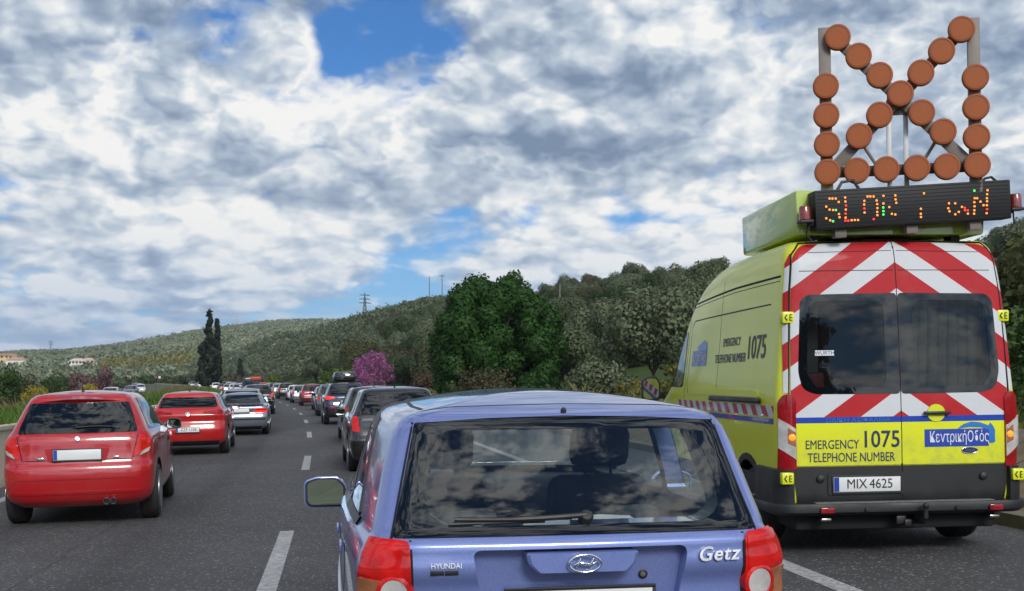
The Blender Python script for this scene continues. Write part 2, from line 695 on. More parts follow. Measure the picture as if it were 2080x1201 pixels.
def strip(name, hull, axis, pts, width, mat, parent=None, off=0.003, res=0.04, depth=0.01):
    """A thin line laid on the shell: shut lines, seals, mouldings."""
    P = []
    for i in range(len(pts) - 1):
        a, b = Vector(pts[i]), Vector(pts[i + 1])
        k = max(1, int((b - a).length / res))
        P += [a + (b - a) * j / k for j in range(k)]
    P.append(Vector(pts[-1]))
    v, f = [], []
    for i, p in enumerate(P):
        t = (P[min(i + 1, len(P) - 1)] - P[max(i - 1, 0)]).normalized()
        s = Vector((-t.y, t.x)) * width / 2
        for q in (p + s, p - s):
            h, n = hull.at(axis, q.x, q.y)
            v.append(h + n * off)
            v.append(h - n * depth)
    for i in range(len(P) - 1):
        a, b = i * 4, i * 4 + 4
        f += [[a, a + 2, b + 2, b], [a + 2, a + 3, b + 3, b + 2], [a + 1, a, b, b + 1]]
    me = bpy.data.meshes.new(name or 'strip')
    me.from_pydata([tuple(p) for p in v], [], f)
    me.update()
    bm = bmesh.new()
    bm.from_mesh(me)
    bmesh.ops.recalc_face_normals(bm, faces=bm.faces)
    bm.to_mesh(me)
    bm.free()
    return me if name is None else link(name, me, mat, parent)


def join_meshes(name, mes, mat, parent=None, angle=35):
    mb = MB()
    for me in mes:
        mb.add([v.co for v in me.vertices], [list(p.vertices) for p in me.polygons])
    return mb.build(name, mat, parent, angle, fix=True)


def boolean(me, cutters, op='DIFFERENCE'):
    """Cuts meshes out of a mesh and returns the result."""
    o = bpy.data.objects.new('tmp_body', me)
    COL.objects.link(o)
    tmp = []
    for c in cutters:
        co = bpy.data.objects.new('tmp_cut', c)
        COL.objects.link(co)
        md = o.modifiers.new('b', 'BOOLEAN')
        md.operation = op
        md.solver = 'EXACT'
        md.object = co
        tmp.append(co)
    bpy.context.view_layer.update()
    dg = bpy.context.evaluated_depsgraph_get()
    res = bpy.data.meshes.new_from_object(o.evaluated_get(dg))
    for x in tmp + [o]:
        bpy.data.objects.remove(x)
    return res


def hull_normals(me, hull, tol=0.004):
    """Gives the outer faces of a cut shell the smooth normals of the uncut one."""
    shade(me)
    cache = {}
    ln = []
    for pl in me.polygons:
        fn = pl.normal
        for vi in pl.vertices:
            if vi not in cache:
                n, dist, _ = hull.near_normal(me.vertices[vi].co)
                cache[vi] = n if dist < tol else None
            n = cache[vi]
            ln.append(tuple(n) if n is not None and n.dot(fn) > 0.8 else tuple(fn))
    me.normals_split_custom_set(ln)
    return me


FONT_CACHE = {}
def text_mesh(txt, size=0.1, shear=0.0, ext=0.0015, align='CENTER', sx=1.0, bold=0.0, spacing=1.0):
    cu = bpy.data.curves.new('txt', 'FONT')
    cu.body = txt
    cu.size = size
    cu.shear = shear
    cu.extrude = ext
    cu.offset = bold
    cu.space_character = spacing
    cu.align_x = align
    cu.align_y = 'CENTER'
    cu.resolution_u = 3
    o = bpy.data.objects.new('tmp_txt', cu)
    COL.objects.link(o)
    bpy.context.view_layer.update()
    dg = bpy.context.evaluated_depsgraph_get()
    me = bpy.data.meshes.new_from_object(o.evaluated_get(dg))
    bpy.data.objects.remove(o)
    if sx != 1.0:
        for v in me.vertices:
            v.co.x *= sx
    me.materials.clear()
    return me


def on_hull(me, hull, axis, a0, b0, rot=0.0, off=0.006):
    """Wraps a flat mesh (in x, y; height z) onto the shell at view position (a0, b0)."""
    c, s = math.cos(rot), math.sin(rot)
    flip = -1 if axis == 'left' else 1
    for v in me.vertices:
        a = (v.co.x * c - v.co.y * s)
        b = (v.co.x * s + v.co.y * c)
        h, n = hull.at(axis, a0 + flip * a, b0 + b)
        v.co = h + n * (off + v.co.z)
    if flip < 0:
        me.flip_normals()
    me.update()
    return me


# ------------------------------------------------------------------ materials
def mat(name, base=(0.5, 0.5, 0.5), rough=0.5, metal=0.0, coat=0.0, spec=0.5, emit=None, estr=0.0, bump=None, coat_rough=0.03,
        vary=0.0, vscale=3.0, trans=0.0):
    m = bpy.data.materials.new(name)
    m.use_nodes = True
    b = m.node_tree.nodes['Principled BSDF']
    b.inputs['Base Color'].default_value = (*base, 1)
    b.inputs['Roughness'].default_value = rough
    b.inputs['Metallic'].default_value = metal
    b.inputs['Coat Weight'].default_value = coat
    b.inputs['Coat Roughness'].default_value = coat_rough
    b.inputs['Specular IOR Level'].default_value = spec
    b.inputs['Transmission Weight'].default_value = trans
    if emit:
        b.inputs['Emission Color'].default_value = (*emit, 1)
        b.inputs['Emission Strength'].default_value = estr
    N = NT(m.node_tree)
    if vary:
        n = N.noise(N.coord(), vscale, 6, 0.6)
        f = N.ramp(n, 0.3, 0.7, 1 - vary, 1 + vary, False)
        c = N.vm('SCALE', base, s=f)
        N.put(b.inputs['Base Color'], c)
        N.put(b.inputs['Roughness'], N.m('MULTIPLY', f, rough, clamp=True))
    if bump:
        sc, st = bump
        bn = N.new('ShaderNodeBump')
        bn.inputs['Strength'].default_value = st
        bn.inputs['Distance'].default_value = 0.01
        N.put(bn.inputs['Height'], N.noise(N.coord(), sc, 5, 0.6))
        N.put(b.inputs['Normal'], bn.outputs[0])
    return m


def paint(name, base, metal=0.35, rough=0.34, dust=0.06, dust_col=(0.30, 0.27, 0.23)):
    """Car paint: flake base under a clear coat, with a thin uneven film of road dust."""
    m = mat(name, base, rough, metal, 1.0)
    N = NT(m.node_tree)
    b = m.node_tree.nodes['Principled BSDF']
    co = N.coord()
    n = N.noise(co, 2.2, 7, 0.62)
    z = N.xyz(co)[2]
    d = N.mul(N.ramp(n, 0.35, 0.75), N.ramp(z, 0.75, 0.2, dust, dust * 5))
    fl = N.noise(co, 260, 1, 0.5)
    c = N.vm('SCALE', base, s=N.ramp(fl, 0.3, 0.7, 0.88, 1.12, False))
    N.put(b.inputs['Base Color'], N.mix(d, c, dust_col))
    N.put(b.inputs['Roughness'], N.add(rough, N.mul(d, 0.5)))
    N.put(b.inputs['Coat Roughness'], N.add(0.03, N.mul(N.ramp(n, 0.4, 0.8), 0.10)))
    return m


def glass_mat(name, tint=(0.6, 0.66, 0.64), rough=0.0, refl=1.0, dirt=0.0):
    """Thin window glass: tinted see-through plus a Fresnel reflection and a little grime."""
    m = bpy.data.materials.new(name)
    m.use_nodes = True
    t = m.node_tree
    t.nodes.clear()
    N = NT(t)
    out = N.new('ShaderNodeOutputMaterial')
    tr = N.new('ShaderNodeBsdfTransparent')
    tr.inputs[0].default_value = (*tint, 1)
    gl = N.new('ShaderNodeBsdfGlossy')
    gl.inputs['Roughness'].default_value = rough
    gl.inputs['Color'].default_value = (1, 1, 1, 1)
    fr = N.new('ShaderNodeFresnel')
    bf = N.new('ShaderNodeNewGeometry').outputs['Backfacing']
    N.put(fr.inputs[0], N.add(1.55, N.mul(bf, 1 / 1.55 - 1.55)))      # thin pane: the same reflection from either side
    mx = N.new('ShaderNodeMixShader')
    N.put(mx.inputs[0], N.m('MULTIPLY', fr.outputs[0], refl, clamp=True))
    t.links.new(tr.outputs[0], mx.inputs[1])
    t.links.new(gl.outputs[0], mx.inputs[2])
    last = mx.outputs[0]
    if dirt:
        df = N.new('ShaderNodeBsdfDiffuse')
        df.inputs[0].default_value = (0.35, 0.33, 0.3, 1)
        m2 = N.new('ShaderNodeMixShader')
        nz = N.noise(N.coord(), 5.0, 7, 0.65)
        N.put(m2.inputs[0], N.ramp(nz, 0.35, 0.8, dirt * 0.4, dirt))
        t.links.new(last, m2.inputs[1])
        t.links.new(df.outputs[0], m2.inputs[2])
        last = m2.outputs[0]
    t.links.new(last, out.inputs[0])
    return m


M = {}
M['rubber'] = mat('rubber', (0.018, 0.018, 0.019), 0.75, bump=(60, 0.25), vary=0.3)
M['black'] = mat('black_plastic', (0.015, 0.015, 0.016), 0.5, vary=0.25)
M['grey_plastic'] = mat('grey_plastic', (0.012, 0.013, 0.014), 0.55, bump=(220, 0.12), vary=0.25)
M['gap'] = mat('shut_line', (0.004, 0.004, 0.005), 0.8)
M['gloss_black'] = mat('gloss_black', (0.006, 0.006, 0.007), 0.08, coat=1.0)
M['dark_glass'] = mat('dark_glass', (0.004, 0.006, 0.008), 0.02, spec=0.55)
M['side_glass'] = mat('side_glass', (0.006, 0.008, 0.010), 0.015, spec=0.75)
M['chrome'] = mat('chrome', (0.75, 0.76, 0.78), 0.09, 1.0)
M['silver'] = mat('silver_wheel', (0.45, 0.46, 0.48), 0.3, 0.9, vary=0.12)
M['mirror'] = mat('mirror_glass', (0.72, 0.76, 0.78), 0.01, 1.0)
M['plate'] = mat('plate_white', (0.68, 0.69, 0.68), 0.4, vary=0.05)
M['plate_blue'] = mat('plate_blue', (0.01, 0.04, 0.30), 0.4)
M['ink'] = mat('ink_black', (0.008, 0.008, 0.01), 0.5)
M['exhaust'] = mat('exhaust_steel', (0.38, 0.37, 0.36), 0.28, 1.0, vary=0.2)
M['seat'] = mat('seat_cloth', (0.060, 0.064, 0.070), 0.9, bump=(180, 0.3))
M['dash'] = mat('dashboard', (0.050, 0.053, 0.058), 0.7)
M['script'] = mat('satin_chrome', (0.80, 0.81, 0.82), 0.30, 0.6)
M['paper'] = mat('paper', (0.62, 0.66, 0.68), 0.7)


def lens_mat(name, base, rough=0.12, ribs=90.0, strength=0.35):
    """Lamp glass: coloured, glossy, with a ribbed inner face."""
    m = mat(name, base, rough, coat=0.35, spec=0.4)
    N = NT(m.node_tree)
    b = m.node_tree.nodes['Principled BSDF']
    x, y, z = N.xyz(N.coord())
    w = N.mul(N.m('SINE', N.mul(N.add(x, N.mul(y, 0.4)), ribs * 6.28)), N.m('SINE', N.mul(z, ribs * 6.28)))
    w = N.ramp(w, -1, 1, 0.85, 1.12, False)
    big = N.ramp(N.noise(N.coord(), 14, 3), 0.3, 0.7, 0.75, 1.2, False)
    N.put(b.inputs['Base Color'], N.vm('SCALE', base, s=N.mul(w, big)))
    return m


M['red_lens'] = lens_mat('red_lens', (0.60, 0.010, 0.008))
M['dark_red_lens'] = lens_mat('dark_red_lens', (0.30, 0.006, 0.010))
M['clear_lens'] = lens_mat('clear_lens', (0.50, 0.48, 0.46), 0.08)
M['amber_lens'] = lens_mat('amber_lens', (0.36, 0.14, 0.065), 0.1)
M['reflector_lens'] = mat('reflector_bowl', (0.72, 0.70, 0.67), 0.18, 0.45, 1.0)
M['red_reflector'] = lens_mat('red_reflector', (0.30, 0.012, 0.02), ribs=140)
M['lit_red'] = mat('lit_red', (0.5, 0.01, 0.01), 0.3, emit=(1.0, 0.03, 0.02), estr=0.9)
M['lit_amber'] = mat('lit_amber', (0.8, 0.3, 0.02), 0.3, emit=(1.0, 0.22, 0.01), estr=1.0)


# ------------------------------------------------------------------ pieces every vehicle shares
def wheel(parent, x, y, r=0.30, w=0.19, style='alloy', arms=5, rim_mat='silver', detail=True):
    """x: outer face position; sign tells the side."""
    s = 1 if x > 0 else -1
    if not detail:
        mb = MB()
        mb.lathe([(r * 0.55, w), (r * 0.96, w), (r, w * 0.85), (r, w * 0.15), (r * 0.96, 0), (r * 0.62, 0.0)], (x, y, r), (-s, 0, 0), 20, 0)
        mb.lathe([(r * 0.62, 0.004), (r * 0.5, 0.02), (0.0001, 0.01)], (x, y, r), (-s, 0, 0), 20, 1)
        return link('wheel', mb.mesh('wheel', 40), [M['rubber'], M[rim_mat]], parent)
    e = empty('wheel')
    e.parent = parent
    e.location = (x, y, r)
    mb = MB()
    k_ = 0.70 if style == 'alloy' else 0.62
    mb.lathe([(r * k_, w), (r * (k_ + .08), w + 0.004), (r * 0.90, w + 0.002), (r * 0.975, w - 0.02), (r, w - 0.04), (r, 0.04),
              (r * 0.975, 0.02), (r * 0.90, -0.001), (r * (k_ + .08), -0.003), (r * (k_ + .015), 0.006), (r * k_, 0.02)], (0, 0, 0), (-s, 0, 0), 48)
    for k in range(4):      # tread grooves read as raised ribs between them
        mb.lathe([(r + 0.001, 0.05 + k * (w - 0.1) / 3.6), (r + 0.004, 0.055 + k * (w - 0.1) / 3.6), (r + 0.004, 0.075 + k * (w - 0.1) / 3.6),
                  (r + 0.001, 0.08 + k * (w - 0.1) / 3.6)], (0, 0, 0), (-s, 0, 0), 48)
    mb.build('tyre', M['rubber'], e, 30)
    mb = MB()
    ri = r * (0.72 if style == 'alloy' else 0.63)
    mb.lathe([(ri * 1.05, -0.012), (ri, w), (ri * 0.94, w), (ri * 0.88, 0.05), (ri * 0.90, 0.0), (ri * 1.02, -0.016)], (0, 0, 0), (-s, 0, 0), 40)
    if style == 'alloy':
        for k in range(arms):
            a = k * 2 * math.pi / arms + 0.3
            c, sn = math.cos(a), math.sin(a)
            p = [(0.040, 0.05), (-0.040, 0.05), (-0.034, ri * 0.96), (0.034, ri * 0.96)]
            q = [(u * c - v_ * sn, u * sn + v_ * c) for u, v_ in p]
            mb.prism(q, 'x', -s * 0.030, s * 0.004)
        mb.lathe([(0.075, 0.05), (0.075, -0.002), (0.05, -0.008), (0.0001, -0.009)], (0, 0, 0), (-s, 0, 0), 20)
    else:
        mb.lathe([(ri * 0.94, 0.04), (ri * 0.7, 0.015), (ri * 0.4, 0.02), (0.07, 0.004), (0.0001, 0.0)], (0, 0, 0), (-s, 0, 0), 36)
    mb.build('rim', M[rim_mat], e, 35)
    mb = MB()
    mb.lathe([(ri * 0.8, 0.075), (ri * 0.8, 0.085), (0.0001, 0.085)], (0, 0, 0), (-s, 0, 0), 24)
    mb.build('brake_disc', M['exhaust'], e, 35)
    return e


def arch_cutters(ys, r, w_in=0.42, w_out=1.3):
    out = []
    for y in ys:
        for s in (-1, 1):
            mb = MB()
            mb.lathe([(r, w_in), (r, w_out)], (0, y, r * 0.93), (s, 0, 0), 40)
            out.append(mb.mesh('cut', None))
    return out


def numberplate(parent, x, y, z, text, w=0.52, h=0.11, tilt=0.06, blue=True, frame=True, name='number_plate'):
    """EU plate facing the rear."""
    mb = MB()
    mb.box((-w / 2, 0, -h / 2), (w / 2, 0.006, h / 2), 0.002)
    p = mb.build(name, M['plate'], parent)
    p.location = (x, y, z)
    p.rotation_euler = (-tilt, 0, 0)
    if frame:
        fr = MB()
        t = 0.012
        fr.box((-w / 2 - t, -0.003, h / 2), (w / 2 + t, 0.009, h / 2 + t), 0.002)
        fr.box((-w / 2 - t, -0.003, -h / 2 - t * 1.6), (w / 2 + t, 0.009, -h / 2), 0.002)
        fr.box((-w / 2 - t, -0.003, -h / 2), (-w / 2, 0.009, h / 2), 0.002)
        fr.box((w / 2, -0.003, -h / 2), (w / 2 + t, 0.009, h / 2), 0.002)
        fr.build('plate_frame', M['black'], p)
    if blue:
        mb = MB()
        mb.box((-w / 2 + 0.003, -0.0012, -h / 2 + 0.003), (-w / 2 + 0.045, 0.003, h / 2 - 0.003))
        mb.build('country_band', M['plate_blue'], p)
    if text:
        me = text_mesh(text, h * 0.92, ext=0.0008, sx=0.86)
        c = [v.co.x for v in me.vertices]
        wd = max(c) - min(c)
        k = min(1.0, (w - 0.085) / wd)
        mid = (max(c) + min(c)) / 2
        for v in me.vertices:
            v.co = Vector(((v.co.x - mid) * k + 0.022, -0.0016 - v.co.z, v.co.y))
        link('lettering', me, M['ink'], p)
    return p


def wing_mirror(parent, x, y, z, body_mat, w=0.20, h=0.145, name='wing_mirror', tilt=1.6):
    s = 1 if x > 0 else -1
    o = empty(name)
    o.parent = parent
    o.location = (x, y, z)
    prof = smooth_poly([(-w / 2, -h / 2), (w / 2, -h / 2), (w / 2, h * 0.36), (w * 0.22, h / 2), (-w * 0.3, h / 2), (-w / 2, h * 0.22)] if s > 0 else
                       [(-w / 2, -h / 2), (w / 2, -h / 2), (w / 2, h * 0.22), (w * 0.3, h / 2), (-w * 0.22, h / 2), (-w / 2, h * 0.36)], 5, 0.32)
    n = len(prof)
    v, f = [], []
    for t, k, yy in ((0, 0.90, 0.0), (1, 1.0, 0.004), (2, 1.0, 0.03), (3, 0.93, 0.07), (4, 0.70, 0.105), (5, 0.35, 0.12)):
        v += [(p[0] * k, yy, p[1] * k) for p in prof]
    for i in range(5):
        for j in range(n):
            f.append([i * n + j, i * n + (j + 1) % n, (i + 1) * n + (j + 1) % n, (i + 1) * n + j])
    f.append([5 * n + j for j in range(n)])
    f.append(list(range(n))[::-1])
    MB().add(v, f).build('mirror_housing', body_mat, o, 40)
    v = [(p[0] * 0.93, -0.0025, p[1] * 0.93) for p in prof] + [(p[0] * 0.93, 0.01, p[1] * 0.93) for p in prof]
    f = [list(range(n))[::-1], [n + j for j in range(n)]] + [[j, (j + 1) % n, n + (j + 1) % n, n + j] for j in range(n)]
    MB().add(v, f).build('mirror_bezel', M['black'], o, 40)
    v = [(p[0] * 0.83, -0.004, p[1] * 0.83) for p in prof] + [(p[0] * 0.83, 0.003, p[1] * 0.83) for p in prof]
    f = [list(range(n))[::-1], [n + j for j in range(n)]] + [[j, (j + 1) % n, n + (j + 1) % n, n + j] for j in range(n)]
    g = MB().add(v, f).build('mirror_glass', M['mirror'], o, 40)
    g.rotation_euler = (R(-tilt), 0, 0)
    g.location = (0, -0.004 - 0.0012 * abs(tilt), 0)
    MB().box((-s * w * 0.35 - 0.03, 0.04, -h * 0.42), (-s * (w * 0.5 + 0.06), 0.075, -h * 0.12), 0.012).build('mirror_arm', body_mat, o) if s > 0 else \
        MB().box((w * 0.35, 0.04, -h * 0.42), (w * 0.5 + 0.07, 0.075, -h * 0.12), 0.012).build('mirror_arm', body_mat, o)
    return o


def seat(parent, x, y, z, w=0.50, hr=True, back_h=0.62):
    e = empty('seat')
    e.parent = parent
    e.location = (x, y, z)
    mb = MB()
    mb.box((-w / 2, -0.02, 0.0), (w / 2, 0.48, 0.15), 0.05)
    mb.build('cushion', M['seat'], e, 60)
    rot = Matrix.Rotation(R(-14), 3, 'X')
    mb = MB()
    mb.box((-w / 2, -0.14, 0.10), (w / 2, 0.0, 0.10 + back_h), 0.055, taper=(0.86, 0.8))
    b = mb.build('backrest', M['seat'], e, 60)
    b.rotation_euler = (R(14), 0, 0)
    if hr:
        mb = MB()
        mb.box((-0.14, -0.12, back_h + 0.14), (0.14, -0.02, back_h + 0.34), 0.045)
        mb.tube([(-0.06, -0.07, back_h), (-0.06, -0.07, back_h + 0.2)], 0.007)
        mb.tube([(0.06, -0.07, back_h), (0.06, -0.07, back_h + 0.2)], 0.007)
        h = mb.build('headrest', M['seat'], e, 60)
        h.rotation_euler = (R(14), 0, 0)
    return e


def antenna(parent, x, y, z, h=0.10, lean=0.5, base=0.02):
    mb = MB()
    mb.lathe([(base, 0), (base * 0.9, 0.012), (base * 0.4, 0.022), (0.005, 0.03)], (x, y, z), (0, 0, 1), 14)
    mb.tube([(x, y, z + 0.02), (x, y - h * lean, z + h)], [0.004, 0.0025], 8)
    return mb.build('antenna', M['black'], parent)


# ------------------------------------------------------------------ the lie of the road and the land
KX = 0.020           # cross fall: the right side is higher
_S = np.arange(-120, 901, 1.0)
def _heading(s):
    return np.where(s < 95, -0.138 - 0.00105 * np.maximum(s, -60), -0.2378 - 0.0006 * np.clip(s - 95, 0, 330))
_hx, _hy = np.sin(_heading(_S)), np.cos(_heading(_S))
_CX, _CY = np.cumsum(_hx), np.cumsum(_hy)
_CX -= np.interp(0, _S, _CX)
_CY -= np.interp(0, _S, _CY)


def road_z(s):
    s = np.asarray(s, float)
    z = -0.003 * np.clip(s, 0, 90)
    return z + 0.0000098 * np.clip(s - 140, 0, 400)**2 + np.clip(s - 540, 0, 400) * 0.0078


def road(s, u, dz=0.0):
    """World point at distance s along the road, u to the right of its axis."""
    h = float(_heading(np.array(float(s))))
    x, y = np.interp(s, _S, _CX), np.interp(s, _S, _CY)
    return Vector((x + u * math.cos(h), y - u * math.sin(h), float(road_z(s)) + KX * min(max(u, -26), 7) + dz))


def road_yaw(s):
    return -float(_heading(np.array(float(s))))


def road_su(X, Y):
    """Nearest s and signed u for arrays of points."""
    s_out, u_out = np.empty_like(X), np.empty_like(X)
    for i in range(0, len(X), 4000):
        x, y = X[i:i + 4000, None], Y[i:i + 4000, None]
        k = np.argmin((x - _CX)**2 + (y - _CY)**2, 1)
        s_out[i:i + 4000] = _S[k]
        u_out[i:i + 4000] = (x[:, 0] - _CX[k]) * _hy[k] - (y[:, 0] - _CY[k]) * _hx[k]
    return s_out, u_out


def A(px):
    return math.atan((px - 1040) / F)
# azimuth (radians), foot distance, ridge distance, ridge height of the near olive hill
_near = [(-3.2, 60, 330, 20), (-2.2, 60, 330, 24), (-1.2, 90, 400, 2), (A(300), 620, 700, 0), (A(380), 480, 620, .5), (A(450), 420, 600, 9), (A(560), 330, 560, 19), (A(640), 250, 540, 22),
         (A(700), 200, 520, 25), (A(780), 158, 470, 26.5), (A(870), 120, 430, 27), (A(1000), 95, 400, 26.0), (A(1090), 70, 380, 24.8), (A(1300), 49, 350, 26.4), (A(1500), 40, 330, 27.6),
         (A(2080), 26, 300, 32), (A(2600), 22, 300, 34), (1.2, 20, 280, 26), (2.2, 40, 320, 26), (3.2, 60, 330, 20)]
_far = [(-3.2, 30), (-1.0, 30), (A(-400), 26), (A(0), 33), (A(60), 35), (A(130), 36), (A(230), 44), (A(300), 53), (A(350), 60), (A(420), 69), (A(480), 74), (A(560), 79), (A(650), 81), (A(760), 78), (A(900), 60), (A(1300), 40), (1.0, 30), (3.2, 30)]
_na = [p[0] for p in _near]
_fa = [p[0] for p in _far]


def land(X, Y):
    X, Y = np.asarray(X, float), np.asarray(Y, float)
    r = np.hypot(X, Y)
    a = np.arctan2(X, Y)
    df, dr, hr = (np.interp(a, _na, [p[i] for p in _near]) for i in (1, 2, 3))
    t = np.clip((r - df) / (dr - df), 0, 1)
    und = np.sin(X * .031 + 1) * np.cos(Y * .027) * 1.2 + np.sin(X * .011 - Y * .013) * 1.8
    near = hr * (t**1.15) * (1.0 + 0.15 * np.sin(t * 3.14)) + und * np.clip(t * 3, 0, 1) * .6 * (t < 1)
    near = np.where(r > dr, hr - (r - dr) * 0.03, near)
    tf = np.clip((r - 560) / 1040, 0, 1)
    far = np.interp(a, _fa, [p[1] for p in _far]) * (tf**0.9)
    far = np.where(r > 1600, far - (r - 1600) * 0.02, far)
    h = np.maximum(np.maximum(near, far), 0)
    s, u = road_su(X.ravel(), Y.ravel())
    s, u = s.reshape(X.shape), u.reshape(X.shape)
    base = road_z(s) + KX * np.clip(u, -26, 7)
    low = base - 0.35
    wr = np.clip((u - 8.5) / 14, 0, 1)
    wl = np.clip((-u - 24) / 18, 0, 1)
    w = np.where(u > 0, wr, wl)
    w = w * w * (3 - 2 * w)
    w = np.maximum(w, np.clip((s - 530) / 80, 0, 1))
    up = base + 0.35 + h
    return low * (1 - w) + up * w


def ribbon(name, prof, s0, s1, ds, m, kind='structure', smooth=True):
    """prof: list of (u, dz) across; laid along the road."""
    n = max(1, int(round((s1 - s0) / ds)))
    v, f = [], []
    k = len(prof)
    for i in range(n + 1):
        s = s0 + (s1 - s0) * i / n
        v += [road(s, u, dz) for u, dz in prof]
    for i in range(n):
        for j in range(k - 1):
            f.append([i * k + j, i * k + j + 1, (i + 1) * k + j + 1, (i + 1) * k + j])
    me = pydata(name, v, f, smooth, 30)
    uv = me.uv_layers.new(name='along')         # u across and s along the road, in metres
    su = [(u, s0 + (s1 - s0) * i / n) for i in range(n + 1) for u, dz in prof]
    vi = np.empty(len(me.loops), dtype=np.int32)
    me.loops.foreach_get('vertex_index', vi)
    uv.data.foreach_set('uv', np.array(su, dtype=np.float32)[vi].ravel())
    o = link(name, me, m)
    if kind:
        o['kind'] = kind
    return o


def asphalt_mat():
    m = mat('asphalt', (0.07, 0.07, 0.072), 0.85, spec=0.35)
    N = NT(m.node_tree)
    b = m.node_tree.nodes['Principled BSDF']
    p = N.pos()
    big = N.noise(p, 0.25, 4, 0.6)
    mid = N.noise(p, 2.2, 6, 0.65)
    fine = N.noise(p, 55.0, 4, 0.75)
    chip = N.voro(p, 62.0, 'F1', 'Color')
    chip = N.xyz(chip)[0]
    v = N.add(N.ramp(big, .3, .7, 0.055, 0.076, False), N.mul(N.sub(mid, .5), 0.035))
    v = N.add(v, N.mul(N.sub(fine, .5), 0.14))
    v = N.add(v, N.mul(N.ramp(chip, 0.90, 1.0), 0.20))
    oil = N.ramp(N.noise(p, 0.9, 5, 0.7), 0.56, 0.75, 1.0, 0.72)
    u, s, _ = N.xyz(N.new('ShaderNodeUVMap', uv_map='along').outputs[0])
    track = None
    for c in (-3.75, -1.95, .30, 2.1):          # tyre tracks worn and stained along both lanes
        d_ = N.div(N.sub(u, c), .42)
        e = N.m('EXPONENT', N.mul(N.mul(d_, d_), -1.0))
        track = e if track is None else N.add(track, e)
    streak = N.noise(N.vec(N.mul(u, 2.2), N.mul(s, .12), 0), 1.0, 6, .65)
    v = N.mul(v, N.sub(1.0, N.mul(track, N.ramp(streak, .25, .75, .10, .36))))
    drip = N.m('EXPONENT', N.mul(N.m('POWER', N.div(N.sub(u, 1.2), .35), 2.0), -1.0))
    v = N.mul(v, N.sub(1.0, N.mul(drip, N.ramp(streak, .42, .72, 0, .45))))
    wob = N.mul(N.sub(N.noise(N.vec(0, N.mul(s, .35), 0), 1.0, 5, .7), .5), .35)
    for c in (-2.62, 3.15):                     # sealed joints
        j = N.m('ABSOLUTE', N.sub(N.sub(u, c), wob))
        v = N.mul(v, N.ramp(j, .012, .022, .72, 1.0))
    patch = N.mul(N.m('GREATER_THAN', N.noise(N.vec(N.mul(u, .12), N.mul(s, .03), 3.0), 1.0, 0), .60), N.m('LESS_THAN', u, -.7))
    v = N.mul(v, N.sub(1.0, N.mul(patch, .16)))
    v = N.m('MAXIMUM', N.mul(v, oil), 0.015)
    N.put(b.inputs['Base Color'], N.vec(v, N.mul(v, 0.995), N.mul(v, 1.0)))
    bn = N.new('ShaderNodeBump')
    bn.inputs['Strength'].default_value = 0.6
    bn.inputs['Distance'].default_value = 0.004
    N.put(bn.inputs['Height'], fine)
    N.put(b.inputs['Normal'], bn.outputs[0])
    return m


def line_mat():
    m = mat('road_paint', (0.5, 0.5, 0.5), 0.7)
    N = NT(m.node_tree)
    b = m.node_tree.nodes['Principled BSDF']
    p = N.pos()
    wear = N.ramp(N.noise(p, 18.0, 6, 0.75), 0.40, 0.62)
    wear = N.mul(wear, N.ramp(N.noise(p, 1.3, 3), .3, .7, .5, 1.0))
    N.put(b.inputs['Base Color'], N.mix(wear, (0.24, 0.24, 0.24), (0.52, 0.52, 0.51)))
    return m


def soil_mat():
    """The land: grass, dry grass and soil near by, groves and fields on the far slopes."""
    m = mat('land', (0.1, 0.1, 0.05), 0.95, spec=0.1)
    N = NT(m.node_tree)
    b = m.node_tree.nodes['Principled BSDF']
    p = N.pos()
    x, y, z = N.xyz(p)
    n1 = N.noise(p, 0.05, 6, 0.65)
    n2 = N.noise(p, 1.5, 6, 0.7)
    near = N.mix(N.ramp(n1, .40, .62), (0.045, 0.075, 0.018), (0.085, 0.085, 0.032))
    near = N.mix(N.ramp(n2, .45, .75, 0, .5), near, (0.030, 0.048, 0.012))
    # far slope: patchwork of plots
    w = N.vm('ADD', N.vm('MULTIPLY', p, (0.0105, 0.0042, 0)), N.vm('SCALE', N.noise(p, .006, 3, col=True), s=0.9))
    cell = N.voro(w, 1.0, 'F1', 'Color')
    r, g, bb = N.xyz(cell)
    plot = N.mix(N.ramp(r, .25, .5), (0.165, 0.190, 0.085), (0.200, 0.210, 0.105))
    plot = N.mix(N.ramp(g, .62, .70), plot, (0.30, 0.27, 0.11))
    plot = N.mix(N.ramp(bb, .86, .90), plot, (0.11, 0.16, 0.05))
    n3 = N.noise(p, .11, 7, .75)
    plot = N.mix(N.ramp(n3, .42, .62, 0, .75), plot, (0.060, 0.078, 0.036))
    d = N.vm('LENGTH', p)
    col = N.mix(N.ramp(d, 480, 700), near, plot)
    # a bright green meadow and a sandy cutting high on the far hill
    dx, dy = N.div(N.sub(x, -390), 80), N.div(N.sub(y, 1270), 90)
    q = N.m('ADD', N.mul(dx, dx), N.mul(dy, dy))
    col = N.mix(N.ramp(N.add(q, N.mul(N.sub(n1, .5), 1.5)), 1.1, .8), col, (0.10, 0.21, 0.03))
    N.put(b.inputs['Base Color'], col)
    return m


